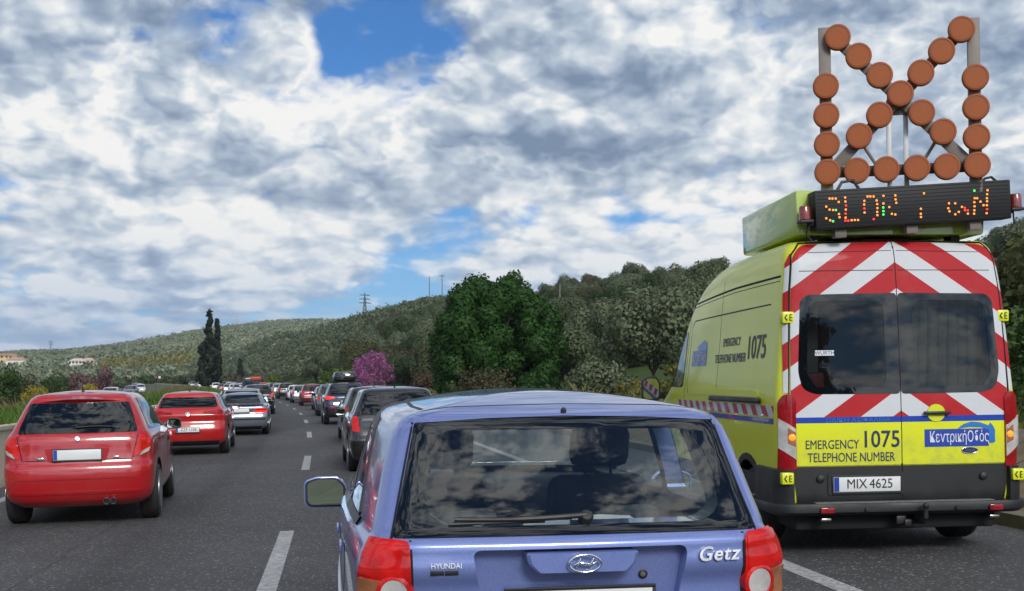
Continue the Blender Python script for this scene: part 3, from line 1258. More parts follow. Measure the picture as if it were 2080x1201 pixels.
def terrain():
    fa = np.linspace(-0.60, 0.62, 300)
    rest = np.linspace(0.62, 2 * math.pi - 0.60, 90)[1:-1]
    an = np.concatenate([fa, rest])
    rr = np.concatenate([[0.5, 3, 6], np.linspace(8, 120, 70), np.geomspace(123, 700, 80), np.geomspace(715, 1700, 40), np.geomspace(1800, 9000, 14)])
    Rg, Ag = np.meshgrid(rr, an, indexing='ij')
    X, Y = Rg * np.sin(Ag), Rg * np.cos(Ag)
    Z = land(X, Y)
    n = len(an)
    v = np.stack([X.ravel(), Y.ravel(), Z.ravel()], 1)
    f = []
    for i in range(len(rr) - 1):
        for k in range(n):
            f.append((i * n + k, i * n + (k + 1) % n, (i + 1) * n + (k + 1) % n, (i + 1) * n + k))
    f.append(tuple(range(n))[::-1])
    o = link('ground', pydata('ground', v.tolist(), f), soil_mat())
    o['kind'] = 'structure'
    me = o.data
    bm = bmesh.new()
    bm.from_mesh(me)
    bmesh.ops.recalc_face_normals(bm, faces=bm.faces)
    if sum(fc.normal.z for fc in bm.faces) < 0:
        bmesh.ops.reverse_faces(bm, faces=bm.faces)
    bm.to_mesh(me)
    bm.free()


terrain()
ASPH, LINE = asphalt_mat(), line_mat()
ribbon('road', [(-5.8, 0), (-3, 0), (0, 0), (3.5, 0), (6.62, 0)], -60, 560, 2.0, ASPH)
for s0 in [8.6 - 13.4 * 3 + 13.4 * k for k in range(45)]:
    pass
mb = MB()
for k in range(-3, 41):          # lane dashes
    s0 = 8.3 + 13.3 * k
    n = 4
    v = []
    for i in range(n + 1):
        s = s0 + 4.3 * i / n
        v += [road(s, -.60 - .075, .004), road(s, -.60 + .075, .004)]
    mb.add(v, [[i * 2, i * 2 + 1, i * 2 + 3, i * 2 + 2] for i in range(n)])
o = mb.build('lane_markings', LINE, None, None, False)
o['kind'] = 'structure'
ribbon('edge_line_marking', [(3.50, .004), (3.68, .004)], -20, 500, 2.0, LINE)
ribbon('median_line_marking', [(-4.92, .004), (-4.74, .004)], -20, 500, 2.0, LINE)
CONC = mat('kerb_concrete', (0.17, 0.145, 0.105), 0.9, bump=(25, 0.4), vary=0.35, vscale=1.6)
ribbon('kerb', [(6.60, -.05), (6.61, .13), (6.80, .14), (6.81, .10)], -30, 400, 1.0, CONC, smooth=False)


def apron_mat():
    m = mat('apron_concrete', (0.15, 0.115, 0.07), 0.95, vary=0.3, vscale=1.2)
    N = NT(m.node_tree)
    b = m.node_tree.nodes['Principled BSDF']
    x, y, z = N.xyz(N.pos())
    fr = N.m('FRACT', N.mul(N.add(y, N.mul(x, .15)), 1.4))
    j = N.m('LESS_THAN', fr, 0.06)
    n = N.noise(N.pos(), 3.0, 7, .7)
    c = N.mix(N.ramp(n, .35, .7), (0.19, 0.150, 0.095), (0.115, 0.088, 0.052))
    N.put(b.inputs['Base Color'], N.mix(j, c, (0.05, 0.045, 0.03)))
    return m


ribbon('kerb_apron', [(6.81, .10), (7.6, .42), (8.5, .86), (8.7, .84), (10.5, .6)], -30, 300, 1.5, apron_mat())
# median wall
def wall_mat():
    m = mat('barrier_concrete', (0.42, 0.36, 0.27), 0.9, bump=(14, 0.3))
    N = NT(m.node_tree)
    b = m.node_tree.nodes['Principled BSDF']
    u, s, _ = N.xyz(N.new('ShaderNodeUVMap', uv_map='along').outputs[0])
    x, y, z = N.xyz(N.pos())
    n = N.noise(N.pos(), .9, 7, .65)
    run = N.noise(N.vec(N.mul(s, 5.0), N.mul(z, .5), 0), 1.0, 5, .6)
    c = N.mix(N.ramp(n, .3, .7), (0.44, 0.37, 0.265), (0.56, 0.485, 0.37))
    c = N.mix(N.ramp(run, .52, .75, 0, .55), c, (0.17, 0.14, 0.10))
    j = N.m('LESS_THAN', N.m('FRACT', N.div(s, 6.0)), .006)
    N.put(b.inputs['Base Color'], N.mix(j, c, (0.05, 0.045, 0.035)))
    return m


WALL = wall_mat()
def barrier(u0, s0, s1, label, flip=1):
    prof = [(0, -.05), (.0, .16), (-.10, .36), (-.13, .88), (-.10, .92), (-.10, .98), (-.42, .98), (-.42, .92), (-.39, .88), (-.42, -.2)]
    o = ribbon('median_barrier', [(u0 + a * flip, b) for a, b in prof], s0, s1, 2.0, WALL, None, True)
    tag(o, label, 'barrier')
barrier(-5.45, -40, 420, 'long beige concrete wall between the fast lane and the tall median grass')
# the other carriageway
ribbon('opposite_road', [(-24.5, .1), (-19, .1), (-13.5, .1)], -40, 560, 3.0, ASPH)
ribbon('opposite_line_marking', [(-19.1, .106), (-18.95, .106)], -40, 555, 3.0, LINE)
ribbon('median_soil', [(-5.75, .60), (-7, .80), (-9.5, .66), (-12.3, .35), (-13.6, .05)], -40, 560, 2.5, mat('median_earth', (0.055, 0.07, 0.022), .95, vary=.3, vscale=.5))
ribbon('verge_soil', [(-24.4, .05), (-27, .1), (-33, .25), (-44, .2)], -40, 560, 4.0, mat('verge_earth', (0.07, 0.08, 0.026), .95, vary=.3, vscale=.5))


# ------------------------------------------------------------------ the yellow-green road patrol van with its light board
def chevron_mat():
    m = mat('chevron_livery', (0.5, 0.5, 0.5), 0.6, spec=0.25)
    b = m.node_tree.nodes['Principled BSDF']
    b.inputs['Coat Weight'].default_value = 0.06
    N = NT(m.node_tree)
    x, y, z = N.xyz(N.coord())
    t = N.add(z, N.mul(N.m('ABSOLUTE', x), 0.74))
    fr = N.m('FRACT', N.div(N.sub(2.50, t), 0.425))
    col = N.mix(N.m('LESS_THAN', fr, 0.53), (0.60, 0.62, 0.64), (0.43, 0.013, 0.020))
    edge = N.m('LESS_THAN', N.m('ABSOLUTE', N.sub(fr, 0.545)), 0.015)
    col = N.mix(N.mul(edge, 0.6), col, (0.75, 0.55, 0.55))
    col = N.mix(N.m('LESS_THAN', z, 1.176), col, (0.012, 0.05, 0.36))
    col = N.mix(N.m('LESS_THAN', z, 1.126), col, VAN_YELLOW)
    dirt = N.ramp(N.noise(N.coord(), 4.0, 8, 0.65), 0.45, 0.8, 0.0, 0.13)
    col = N.mix(dirt, col, (0.28, 0.26, 0.22))
    spray = N.mul(N.ramp(z, 1.15, 0.76), N.ramp(N.noise(N.coord(), 9.0, 8, 0.7), 0.35, 0.75, 0.05, 0.45))
    col = N.mix(spray, col, (0.20, 0.18, 0.14))      # road spray thrown up on the lower doors
    N.put(b.inputs['Base Color'], col)
    return m


def side_band_mat():
    m = mat('hatched_band', (0.5, 0.5, 0.5), 0.4, coat=0.5)
    b = m.node_tree.nodes['Principled BSDF']
    N = NT(m.node_tree)
    x, y, z = N.xyz(N.coord())
    fr = N.m('FRACT', N.div(N.add(y, N.mul(z, -1.0)), 0.30))
    N.put(b.inputs['Base Color'], N.mix(N.m('LESS_THAN', fr, 0.5), (0.60, 0.62, 0.64), (0.43, 0.013, 0.02)))
    return m


VAN_YELLOW = (0.70, 0.74, 0.016)
VAN_X, VAN_Y, VAN_YAW, VAN_ROLL = 3.335, 9.83, 0.077, -0.013


def sweep(sections, path, closed=False):
    """sections: per path point a list of 3D points; returns verts and faces."""
    n = len(sections[0])
    v = [p for s in sections for p in s]
    f = []
    for i in range(len(sections) - 1):
        for j in range(n):
            f.append([i * n + j, i * n + (j + 1) % n, (i + 1) * n + (j + 1) % n, (i + 1) * n + j])
    f.append(list(range(n))[::-1])
    f.append([(len(sections) - 1) * n + j for j in range(n)])
    return v, f


def wrap_bar(hull, zmid, sec, y_end, xlim=None, side=None):
    """Sweeps a section (outward offset, z) along the rear outline of a shell at height zmid."""
    o = Hull.outline(float(hull.fyr(zmid)), float(hull.fyf(zmid)), float(hull.fw(zmid)), *hull.args)
    half = [p for p in o[:len(o) // 2 + 1]]
    pts = []
    for p in half:
        if p[1] <= y_end:
            pts.append(Vector((p[0], p[1], 0)))
    pts.append(Vector((pts[-1].x, y_end, 0)))
    full = [Vector((-p.x, p.y, 0)) for p in pts[::-1]] + pts[1:]
    if side == 'right':
        full = [p for p in full if p.x >= xlim]
    if side == 'left':
        full = [p for p in full if p.x <= -xlim]
    secs = []
    for i, p in enumerate(full):
        t = (full[min(i + 1, len(full) - 1)] - full[max(i - 1, 0)]).normalized()
        nrm = Vector((t.y, -t.x, 0))
        secs.append([p + nrm * a + Vector((0, 0, z)) for a, z in sec(p)])
    return sweep(secs, full)


def patrol_van():
    Y = paint('lime_yellow_paint', VAN_YELLOW, 0.0, 0.38, 0.05)
    Y.node_tree.nodes['Principled BSDF'].inputs['Coat Weight'].default_value = 0.45
    CH, BAND = chevron_mat(), side_band_mat()
    BLUE = mat('livery_blue', (0.012, 0.05, 0.36), 0.4, coat=0.5)
    LBLUE = mat('livery_light_blue', (0.02, 0.16, 0.50), 0.4, coat=0.5)
    NAVY = mat('livery_navy', (0.012, 0.022, 0.09), 0.45)
    WHITE = mat('livery_white', (0.7, 0.72, 0.74), 0.45)
    ORANGE = mat('lamp_disc', (0.31, 0.080, 0.020), 0.7, vary=0.18, vscale=5)
    ALU = mat('sign_rail', (0.20, 0.172, 0.15), 0.6, 0.1, vary=0.15)
    POD = paint('sign_pod_paint', (0.46, 0.58, 0.10), 0.0, 0.42, 0.06)
    SKIN = mat('unseen_underbody', (0.01, 0.01, 0.01), 0.8)
    H = Hull([(.36, .06, 5.83, .975), (.50, .0, 5.93, 1.005), (.75, .0, 5.93, 1.018), (1.0, .0, 5.85, 1.028), (1.15, .005, 5.50, 1.03),
              (1.3, .01, 5.05, 1.028), (1.4, .015, 4.85, 1.022), (1.8, .04, 4.45, .985), (2.2, .070, 4.02, .952), (2.5, .105, 3.45, .918),
              (2.62, .135, 3.0, .892), (2.69, .19, 2.7, .845)],
             crown=0.065, bow=0.02, cx=0.11, cy=0.12, fcy=0.45, taper_r=0.018, taper_f=0.04, nz=70, nside=46, cap_n=8)
    H.args = (0.02, 0.11, 0.12, 0.45, 0.018, 0.04, 46)
    root = empty('road_patrol_van')
    tag(root, 'lime yellow road patrol van with red and white chevrons and a roof light board', 'van')
    cut = [MB().prism(smooth_poly([(-.815, 2.19), (-.09, 2.20), (-.09, 1.395), (-.71, 1.395), (-.815, 1.51)], 4, .2), 'y', -1, 1.1).mesh('c', None),
           MB().prism(smooth_poly([(.815, 2.19), (.09, 2.20), (.09, 1.395), (.71, 1.395), (.815, 1.51)], 4, .2), 'y', -1, 1.1).mesh('c', None)]
    cut += arch_cutters((0.97, 4.72), 0.40, 0.62, 1.3)
    me = hull_normals(boolean(H.me.copy(), cut), H)
    body = link('body', me, [Y, SKIN], root)
    for pl in me.polygons:
        n, dist, hp = H.near_normal(pl.center)
        if dist > 0.012 or pl.center.z < 0.37 or (dist > .0015 and 1.35 < pl.center.z < 2.3 and pl.center.y < 1.2 and abs(pl.center.x) < .86):
            pl.material_index = 1
    # doors with chevrons, their windows and the black lower cladding
    win = [(.0045, 2.232), (.76, 2.222), (.808, 2.16), (.842, 1.56), (.81, 1.42), (.72, 1.372), (.0045, 1.366)]
    win = smooth_poly(win, 5, [.05, .6, .35, .35, .45, .5, .05])
    pane = smooth_poly([(.12, 2.17), (.74, 2.16), (.77, 1.55), (.70, 1.43), (.12, 1.425)], 5, .16)
    dtint = glass_mat('van_rear_glass', (0.36, 0.40, 0.42), 0.01, 0.7, 0.025)
    for s in (1, -1):
        fl = (lambda p: p) if s > 0 else mir
        door = smooth_poly([(.004, .765), (.885, .765), (.895, 1.10), (.905, 1.40), (.892, 1.8), (.872, 2.25), (.838, 2.56), (.77, 2.655), (.004, 2.678)], 4,
                           [.02, .1, .3, .3, .3, .3, .3, .5, .02])
        d = decal('rear_door', H, 'rear', fl(door), CH, root, 0.010, 0.06, holes=[fl(win)], depth=0.03)
        wb = decal('window_border', H, 'rear', fl(win), M['dark_glass'], d, 0.012, 0.06, holes=[fl(pane)], depth=0.02)
        decal('window', H, 'rear', fl(pane), dtint, d, 0.009, 0.10, depth=0.002)
        decal('lower_cladding', H, 'rear', fl([(.004, .455), (.865, .455), (.88, .60), (.885, .757), (.004, .757)]), M['grey_plastic'], d, 0.014, 0.06, depth=0.03)
        join_meshes('pressed_line', [strip(None, H, 'rear', [(s * .02, 2.43), (s * .80, 2.425)], .006, None, None, .0112, .05, .002),
                                     strip(None, H, 'rear', [(s * .02, 2.60), (s * .72, 2.585)], .004, None, None, .0112, .05, .002)], M['gap'], d)
        pil = smooth_poly([(.916, 1.385), (.958, 1.385), (.945, 1.8), (.922, 2.2), (.890, 2.50), (.852, 2.585), (.888, 2.25), (.908, 1.8)], 4, .1)
        decal('pillar_marking', H, 'rear', fl(pil), CH, root, 0.008, 0.05, depth=0.02)
        # tail lamp
        shell = smooth_poly([(.872, .735), (.872, 1.33), (.905, 1.376), (.955, 1.372), (.990, 1.31), (.990, .735)], 5, [.1, .4, .4, .4, .4, .1])
        tl = decal('tail_light', H, 'rear', fl(shell), M['dark_red_lens'], root, 0.022, 0.03, depth=0.05, bulge=0.01)
        decal('clear_lens', H, 'rear', fl([(.985, 1.17), (.876, 1.08), (.876, .82), (.985, .92)]), M['clear_lens'], tl, 0.032, 0.03, depth=0.015)
        decal('indicator_lens', H, 'rear', fl([(.93, 1.09), (.880, 1.05), (.880, .93), (.93, .96)]), M['amber_lens'], tl, 0.036, 0.03, depth=0.01)
        q, n = H.at('rear', s * .905, 1.01)
        mb = MB()
        mb.lathe([(.032, .02), (.028, .038), (.018, .043), (.0001, .044)], q, n, 20)
        mb.build('lit_indicator', M['lit_amber'], tl)
        # hinge covers
        for z, xx in ((2.03, .905), (.665, .93)):
            q, n = H.at('rear', s * xx, z)
            mb = MB()
            dy = .05 if z < 1 else 0
            q = q + Vector((s * dy * .6, -dy, 0))
            mb.box((q.x - .05, q.y - .035, z - .05), (q.x + .05, q.y + .04, z + .05), 0.012)
            hb = mb.build('door_hinge', Y, root)
            mb = MB()
            mb.tube([(q.x - .012, q.y - .038, z - .025), (q.x - .03, q.y - .038, z), (q.x - .012, q.y - .038, z + .025)], .005, 6)
            mb.box((q.x + .008, q.y - .040, z - .026), (q.x + .014, q.y - .03, z + .026))
            for dz in (-.024, 0, .024):
                mb.box((q.x + .008, q.y - .040, z + dz - .003), (q.x + .030, q.y - .03, z + dz + .003))
            mb.build('hinge_pin', M['ink'], hb)
        # parking sensor knob
        q, n = H.at('rear', s * .68, .655)
        MB().lathe([(.034, .0), (.032, .022), (.02, .03), (.0001, .031)], q + n * .012, n, 20).build('parking_sensor', M['black'], root)
        # bumper corner and reflector
        v, f = wrap_bar(H, .60, lambda p: [(-.03, .43), (.045, .43), (.05, .60), (.040, .735), (-.02, .742)], .62, .885, 'right' if s > 0 else 'left')
        MB().add(v, f).build('bumper_corner', M['grey_plastic'], root, 40)
    join_meshes('door_gap', [strip(None, H, 'rear', [(0, .46), (0, 2.68)], .012, None, None, .008, .05, .02),
                             strip(None, H, 'rear', [(-.900, .77), (-.918, 1.40), (-.903, 1.8), (-.882, 2.25), (-.848, 2.57), (-.775, 2.672), (0, 2.692), (.775, 2.672), (.848, 2.57), (.882, 2.25), (.903, 1.8), (.918, 1.40), (.900, .77)], .010, None, None, .0085, .05, .02)],
                M['gap'], root)
    v, f = wrap_bar(H, .45, lambda p: [(-.05, .335), (.055, .345), (.10, .375), (.105, .425), (.095, .447), (-.03, .452)], .75)
    bp = MB().add(v, f).build('bumper', M['grey_plastic'], root, 40)
    mb = MB()
    mb.box((-.74, -.080, .449), (.74, .03, .458), .003)
    mb.build('step_tread', mat('step_tread', (0.16, 0.16, 0.155), 0.7, bump=(160, 0.6), vary=0.3, vscale=30), bp)
    for x, zz in ((-.655, .395), (.745, .395)):
        mb = MB()
        mb.box((x - .055, -.108, zz - .024), (x + .055, -.09, zz + .024), .006)
        mb.build('red_reflector', M['red_reflector'], bp)
        mb = MB()
        mb.box((x - .04, -.07, .300), (x + .04, .05, .325), .005)
        mb.build('bracket_end', M['exhaust'], bp)
    for x in (-.33, .42):
        MB().lathe([(.018, 0), (.016, .008), (.0001, .009)], (x, -.102, .40), (0, -1, 0), 16).build('bumper_sensor', M['black'], bp)
    mb = MB()
    mb.tube([(.13, .35, .30), (.13, .02, .28), (.13, -.10, .29), (.13, -.155, .33), (.13, -.16, .40)], [.03, .03, .026, .022, .018], 12)
    mb.lathe([(.0001, -.028), (.016, -.024), (.026, -.010), (.027, .004), (.016, .022), (.0001, .027)], (.13, -.16, .425), (0, 0, 1), 18)
    mb.box((-.06, -.03, .26), (.02, .03, .33), .01)
    mb.box((.0, -.05, .24), (.06, .02, .30), .01)
    mb.build('tow_hitch', M['black'], root)
    MB().box((-.85, .12, .20), (.85, .75, .34), .03).build('chassis_rail', SKIN, root)
    MB().tube([(-.95, .97, .34), (.95, .97, .34)], .05, 12).build('rear_axle', SKIN, root)
    # third brake light
    tb = decal('high_brake_light', H, 'rear', [(-.20, 2.705), (.22, 2.705), (.17, 2.735), (-.15, 2.735)], M['dark_red_lens'], root, .012, .04, depth=.02)
    # handle, plate, badges and writing on the doors
    MB().lathe([(.075, .0), (.075, .008), (.0001, .008)], (.29, -.005, 1.20), (0, -1, 0), 24).build('handle_cup', Y, root)
    MB().box((.18, -.05, 1.188), (.40, -.015, 1.215), .008).build('door_handle', M['black'], root)
    mb = MB()
    mb.prism(smooth_poly([(-.62, .705), (.02, .705), (.02, .515), (-.62, .515)], 5, .12), 'y', -.018, .0)
    mb.build('plate_recess', M['black'], root)
    numberplate(root, -.30, -.028, .605, 'MIX\u20094625', .555, .125, 0.0)

    def write(name, txt, ax, a, b, h, wid, m_, shear=0.0, bold=0.0, off=0.013):
        t = text_mesh(txt, h * 1.38, shear, .0008, bold=bold)
        xs = [v.co.x for v in t.vertices]
        k = wid / (max(xs) - min(xs))
        mid = (max(xs) + min(xs)) / 2
        ys = [v.co.y for v in t.vertices]
        my = (max(ys) + min(ys)) / 2
        for v in t.vertices:
            v.co.x = (v.co.x - mid) * k
            v.co.y -= my
        return link(name, on_hull(t, H, ax, a, b, 0.0, off), m_, root)
    write('door_lettering', 'EMERGENCY', 'rear', -.575, .945, .078, .44, NAVY)
    write('door_lettering', '1075', 'rear', -.165, .985, .145, .29, NAVY, bold=.002)
    write('door_lettering', 'TELEPHONE NUMBER', 'rear', -.42, .835, .080, .72, NAVY)
    write('stripe_lettering', '\u039f\u0394\u0399\u039a\u0397 \u0391\u03a3\u03a6\u0391\u039b\u0395\u0399\u0391', 'rear', -.36, 1.150, .036, .53, LBLUE)

    def logo(ax, a0, b0, k, kz):
        P_ = lambda pts: [(a0 + (p[0] * k if ax == 'rear' else -p[0] * k), b0 + p[1] * kz) for p in pts]
        o = decal('operator_logo', H, ax, P_([(-.30, -.075), (.245, -.075), (.245, .075), (-.30, .075)]), BLUE, root, .0125, .05, depth=.003)
        sw = [(-.02, .076), (.03, .115), (.10, .135), (.17, .128), (.245, .100), (.262, .125), (.285, .095), (.30, .06), (.298, .0), (.302, -.04), (.28, -.05), (.246, -.05), (.246, .06), (.18, .085), (.08, .088)]
        decal('logo_swoosh', H, ax, P_(sw), LBLUE, o, .0127, .04, depth=.003)
        return o
    lg = logo('rear', .49, .985, 1.0, 1.0)
    write('logo_lettering', '\u039a\u03b5\u03bd\u03c4\u03c1\u03b9\u03ba\u03ae\u039f\u03b4\u03cc\u03c2', 'rear', .485, .985, .095, .50, WHITE, off=.0145)
    q, n = H.at('rear', .57, .875)
    mb = MB()
    mb.tube([(q.x + .068 * math.cos(t * math.pi / 16), q.y - .014, .875 + .027 * math.sin(t * math.pi / 16)) for t in range(33)], .004, 8, cap=False)
    mb.build('oval_badge_rim', M['chrome'], root, 50)
    mb = MB()
    mb.prism([(.57 + .066 * math.cos(t * math.pi / 16), .875 + .025 * math.sin(t * math.pi / 16)) for t in range(32)], 'y', q.y - .015, q.y)
    mb.build('oval_badge', NAVY, root)
    write('badge_lettering', 'Ford', 'rear', .57, .876, .030, .085, M['chrome'], .25, off=.018)
    # left and right flank
    for ax in ('left', 'right'):
        s = -1 if ax == 'left' else 1
        decal('side_stripe', H, ax, [(.16, 1.118), (4.75, 1.118), (4.75, 1.165), (.16, 1.165)], BLUE, root, .004, .12, depth=.003)
        decal('hatched_band', H, ax, [(.16, 1.180), (3.9, 1.180), (3.9, 1.275), (.16, 1.275)], BAND, root, .004, .12, depth=.003)
        write('side_lettering', '1075', ax, .74, 1.80, .22, .52, NAVY, bold=.002, off=.004)
        write('side_lettering', 'EMERGENCY', ax, 1.59, 1.875, .085, .62, NAVY, off=.004)
        write('side_lettering', 'TELEPHONE NUMBER', ax, 1.63, 1.715, .090, 1.12, NAVY, off=.004)
        H_ = -1 if ax == 'left' else 1
        o = decal('operator_logo', H, ax, [(2.57, 1.655), (3.26, 1.655), (3.26, 1.825), (2.57, 1.825)], BLUE, root, .004, .1, depth=.003)
        decal('logo_swoosh', H, ax, [(2.57, 1.826), (2.95, 1.826), (3.05, 1.86), (2.86, 1.90), (2.70, 1.93), (2.60, 1.90)], LBLUE, o, .0045, .08, depth=.003)
        write('logo_lettering', '\u039a\u03b5\u03bd\u03c4\u03c1\u03b9\u03ba\u03ae\u039f\u03b4\u03cc\u03c2', ax, 2.91, 1.74, .10, .60, WHITE, off=.0055)
        mes = [strip(None, H, ax, [(.12, 2.395), (1.6, 2.40), (3.35, 2.36)], .020, None, None, .0012, .1, .004),
               strip(None, H, ax, [(.14, 2.355), (1.6, 2.36), (3.45, 2.32)], .007, None, None, .0012, .1, .004),
               strip(None, H, ax, [(.42, 2.165), (3.30, 2.165), (3.42, 2.10), (3.42, 1.45), (3.36, 1.36)], .012, None, None, .0012, .1, .004),
               strip(None, H, ax, [(2.05, 2.60), (2.05, 1.30)], .006, None, None, .0012, .1, .004),
               strip(None, H, ax, [(3.55, 2.20), (3.53, 1.2), (3.55, .55), (4.25, .52)], .010, None, None, .0012, .1, .004),
               strip(None, H, ax, [(2.05, 1.30), (2.05, .55), (3.50, .55)], .008, None, None, .0012, .1, .004)]
        join_meshes('panel_seam', mes, M['gap'], root)
        decal('side_swage', H, ax, smooth_poly([(.55, 1.345), (3.25, 1.345), (3.25, 1.41), (.62, 1.41)], 4, .4), Y, root, .010, .1, depth=.012)
        q, n = H.at(ax, 1.4, 1.315)
        MB().box((min(q.x, q.x + s * .03), .50, 1.290), (max(q.x, q.x + s * .03), 2.25, 1.330), .006).build('door_rail', M['black'], root)
        MB().box((min(q.x, q.x + s * .034), .52, 1.331), (max(q.x, q.x + s * .034), 2.2, 1.341), .003).build('rail_cover', ALU, root)
        decal('cab_window', H, ax, smooth_poly([(3.64, 1.42), (3.64, 2.06), (3.95, 2.05), (4.25, 1.88), (4.60, 1.50), (4.55, 1.42)], 4, .15), M['side_glass'], root, .006, .08, depth=.01)
        decal('sill_cladding', H, ax, [(.62, .40), (4.3, .40), (4.3, .60), (1.40, .60), (1.38, .66), (.56, .66)], M['grey_plastic'], root, .012, .12, depth=.02)
        for yc in (.97, 4.72):
            join_meshes('arch_lip', [strip(None, H, ax, [(yc + .425 * math.cos(t * math.pi / 12), .37 + .425 * math.sin(t * math.pi / 12)) for t in range(13)], .06, None, None, .014, .1, .02)], M['grey_plastic'], root)
        o = wing_mirror(root, s * 1.215, 4.42, 1.40, M['black'], .22, .30, tilt=-5)
        for yw in (.97, 4.72):
            wheel(root, s * .985, yw, .345, .235, 'cover')
    decal('windscreen', H, 'front', smooth_poly([(-.80, 2.06), (.80, 2.06), (.90, 1.36), (-.90, 1.36)], 4, .1), M['side_glass'], root, .006, .1, depth=.01)
    # things seen through the back windows
    mb = MB()
    for k in range(7):
        x = .20 + k * .085
        mb.tube([(x, .25 + .02 * (k % 2), 1.38), (x + .006, .24, 2.2)], .042, 10, rx=.9)
    mb.build('curtain', mat('grey_curtain', (.10, .125, .115), .85), root, 60)
    MB().box((-.78, .32, 1.38), (-.52, .75, 1.56), .03).build('red_equipment_case', mat('case_red', (.16, .012, .02), .5), root)
    MB().box((-.80, .55, 1.4), (-.50, 1.0, 2.18), .01).build('equipment_rack', mat('rack', (.10, .11, .11), .6), root)
    q, n = H.at('rear', -.60, 1.72)
    mb = MB()
    mb.box((-.70, q.y - .0125, 1.70), (-.54, q.y - .0105, 1.745))
    st = mb.build('window_sticker', WHITE, root)
    t = text_mesh('WURTH', .045, ext=.0004)
    for v in t.vertices:
        v.co = Vector((v.co.x - .62, q.y - .0135 - v.co.z, v.co.y + 1.722))
    link('sticker_lettering', t, M['ink'], st)
    # ---- roof: sign pod, message board, disc frame
    mb = MB()
    sec = smooth_poly([(-.80, 2.745), (.80, 2.745), (.81, 3.13), (-.81, 3.13)], 3, .08)
    n = len(sec)
    v, f = [], []
    for yy, k in ((.16, .985), (.19, 1.0), (1.80, 1.0), (1.84, .985)):
        v += [(p[0] * k, yy, 2.93 + (p[1] - 2.93) * k) for p in sec]
    for i in range(3):
        for j in range(n):
            f.append([i * n + j, i * n + (j + 1) % n, (i + 1) * n + (j + 1) % n, (i + 1) * n + j])
    f += [list(range(n))[::-1], [3 * n + j for j in range(n)]]
    pod = mb.add(v, f).build('sign_pod', POD, root, 30)
    for x in (-.6, .6):
        for y in (.35, 1.55):
            MB().box((x - .04, y - .08, 2.70), (x + .04, y + .08, 2.81), .01).build('pod_mount', M['black'], pod)
    board = empty('message_board')
    board.parent = root
    board.scale = (.955, 1, 1)
    board.location = (.108, -.02, 2.975)
    board.rotation_euler = (R(3), R(-3.1), R(-2))
    W2, H2 = .845, .165
    mb = MB()
    mb.box((-W2, -.03, -H2), (W2, .16, H2), .012)
    mb.build('board_case', mat('board_black', (.005, .005, .006), .6), board)
    mb = MB()
    for k in range(11):
        zz = -H2 + .02 + k * .0295
        mb.box((-W2 + .02, -.0345, zz - .0015), (W2 - .02, -.029, zz + .0015))
    mb.build('louvre', M['ink'], board)
    dots = {'lit_orange_dots': [], 'lit_red_dots': [], 'lit_green_dots': []}
    for key, lst in LED.items():
        mb = MB()
        for (px, py) in lst:
            a = (px - 912) / 1040
            y1 = py + .053 * (px - 912)
            b_ = (y1 - 95) / 195
            x, z = -W2 + a * 2 * W2, H2 - b_ * 2 * H2
            mb.box((x - .0085, -.042, z - .0085), (x + .0085, -.034, z + .0085), .003)
        c = {'lit_orange_dots': (1.0, .30, .05), 'lit_red_dots': (1.0, .04, .03), 'lit_green_dots': (.10, .9, .12)}[key]
        mb.build(key, mat(key, c, .4, emit=c, estr=1.1), board, None)
    for s, x in ((-1, -W2 - .07), (1, W2 + .07)):
        mb = MB()
        mb.box((x - .06, -.02, -.10), (x + .06, .10, -.075), .006)
        mb.box((x - s * .08, .02, -.12), (x - s * .03, .06, -.08), .006)
        mb.tube([(x - s * .02, .05, -.10), (x - s * .01, .06, -.20), (x - s * .06, .07, -.26), (x - s * .10, .07, -.25)], .008, 8)
        bb = mb.build('beacon_base', M['black'], board)
        MB().lathe([(.045, -.075), (.052, -.07), (.050, .03), (.042, .045), (.0001, .048)], (x, .04, .0), (0, 0, 1), 24).build('beacon_lens', mat('beacon_lens', (.20, .022, .012), .2, coat=1.0), bb)
    MB().tube([(-.62, .12, .14), (-.55, .14, .24), (-.45, .14, .25), (-.40, .13, .16)], .014, 8).build('cable', M['black'], board)
    MB().tube([(.66, .12, .14), (.70, .14, .20), (.76, .14, .21), (.82, .13, .15)], .012, 8).build('cable', M['black'], board)
    MB().tube([(-.86, .06, .12), (-.89, .05, .0), (-.86, .06, -.14)], .008, 8).build('cable', M['black'], board)
    for x in (-.62, .0, .55):
        MB().box((x - .05, .02, -H2 - .075), (x + .05, .12, -H2 + .01), .004).build('board_bracket', ALU, board)
    # the frame of 23 lamp discs
    fr = empty('disc_frame')
    fr.parent = root
    fr.scale = (.93, 1, 1)
    fr.location = (.055, .075, 3.295)
    fr.rotation_euler = (0, R(-0.3), R(-14.5))
    u = 1 / 238.0
    disc = [(0, 0), (60, 0), (120, 0), (181, 0), (241, 0), (301, 0), (0, 57), (0, 117), (0, 177), (301, 57), (301, 117), (301, 177),
            (26, 276), (68, 235), (110, 193), (151, 153), (193, 112), (235, 71), (275, 276), (235, 235), (193, 193), (108, 112), (66, 71)]
    disc = [((a - 150.5) * u, b * u) for a, b in disc]
    dm = MB().lathe([(.107, .0), (.113, -.012), (.113, -.045), (.109, -.055), (.094, -.060), (.092, -.056), (.0001, -.057)], (0, 0, 0), (0, 1, 0), 36).mesh('lamp_disc', 40)
    for x, z in disc:
        o = link('lamp_disc', dm, None if dm.materials else ORANGE, fr)
        o.location = (x, 0, z)
    for x in (-150.5 * u, 150.5 * u):
        MB().box((x - .052, .005, -.22), (x + .052, .045, 1.265), .004).build('upright', ALU, fr)
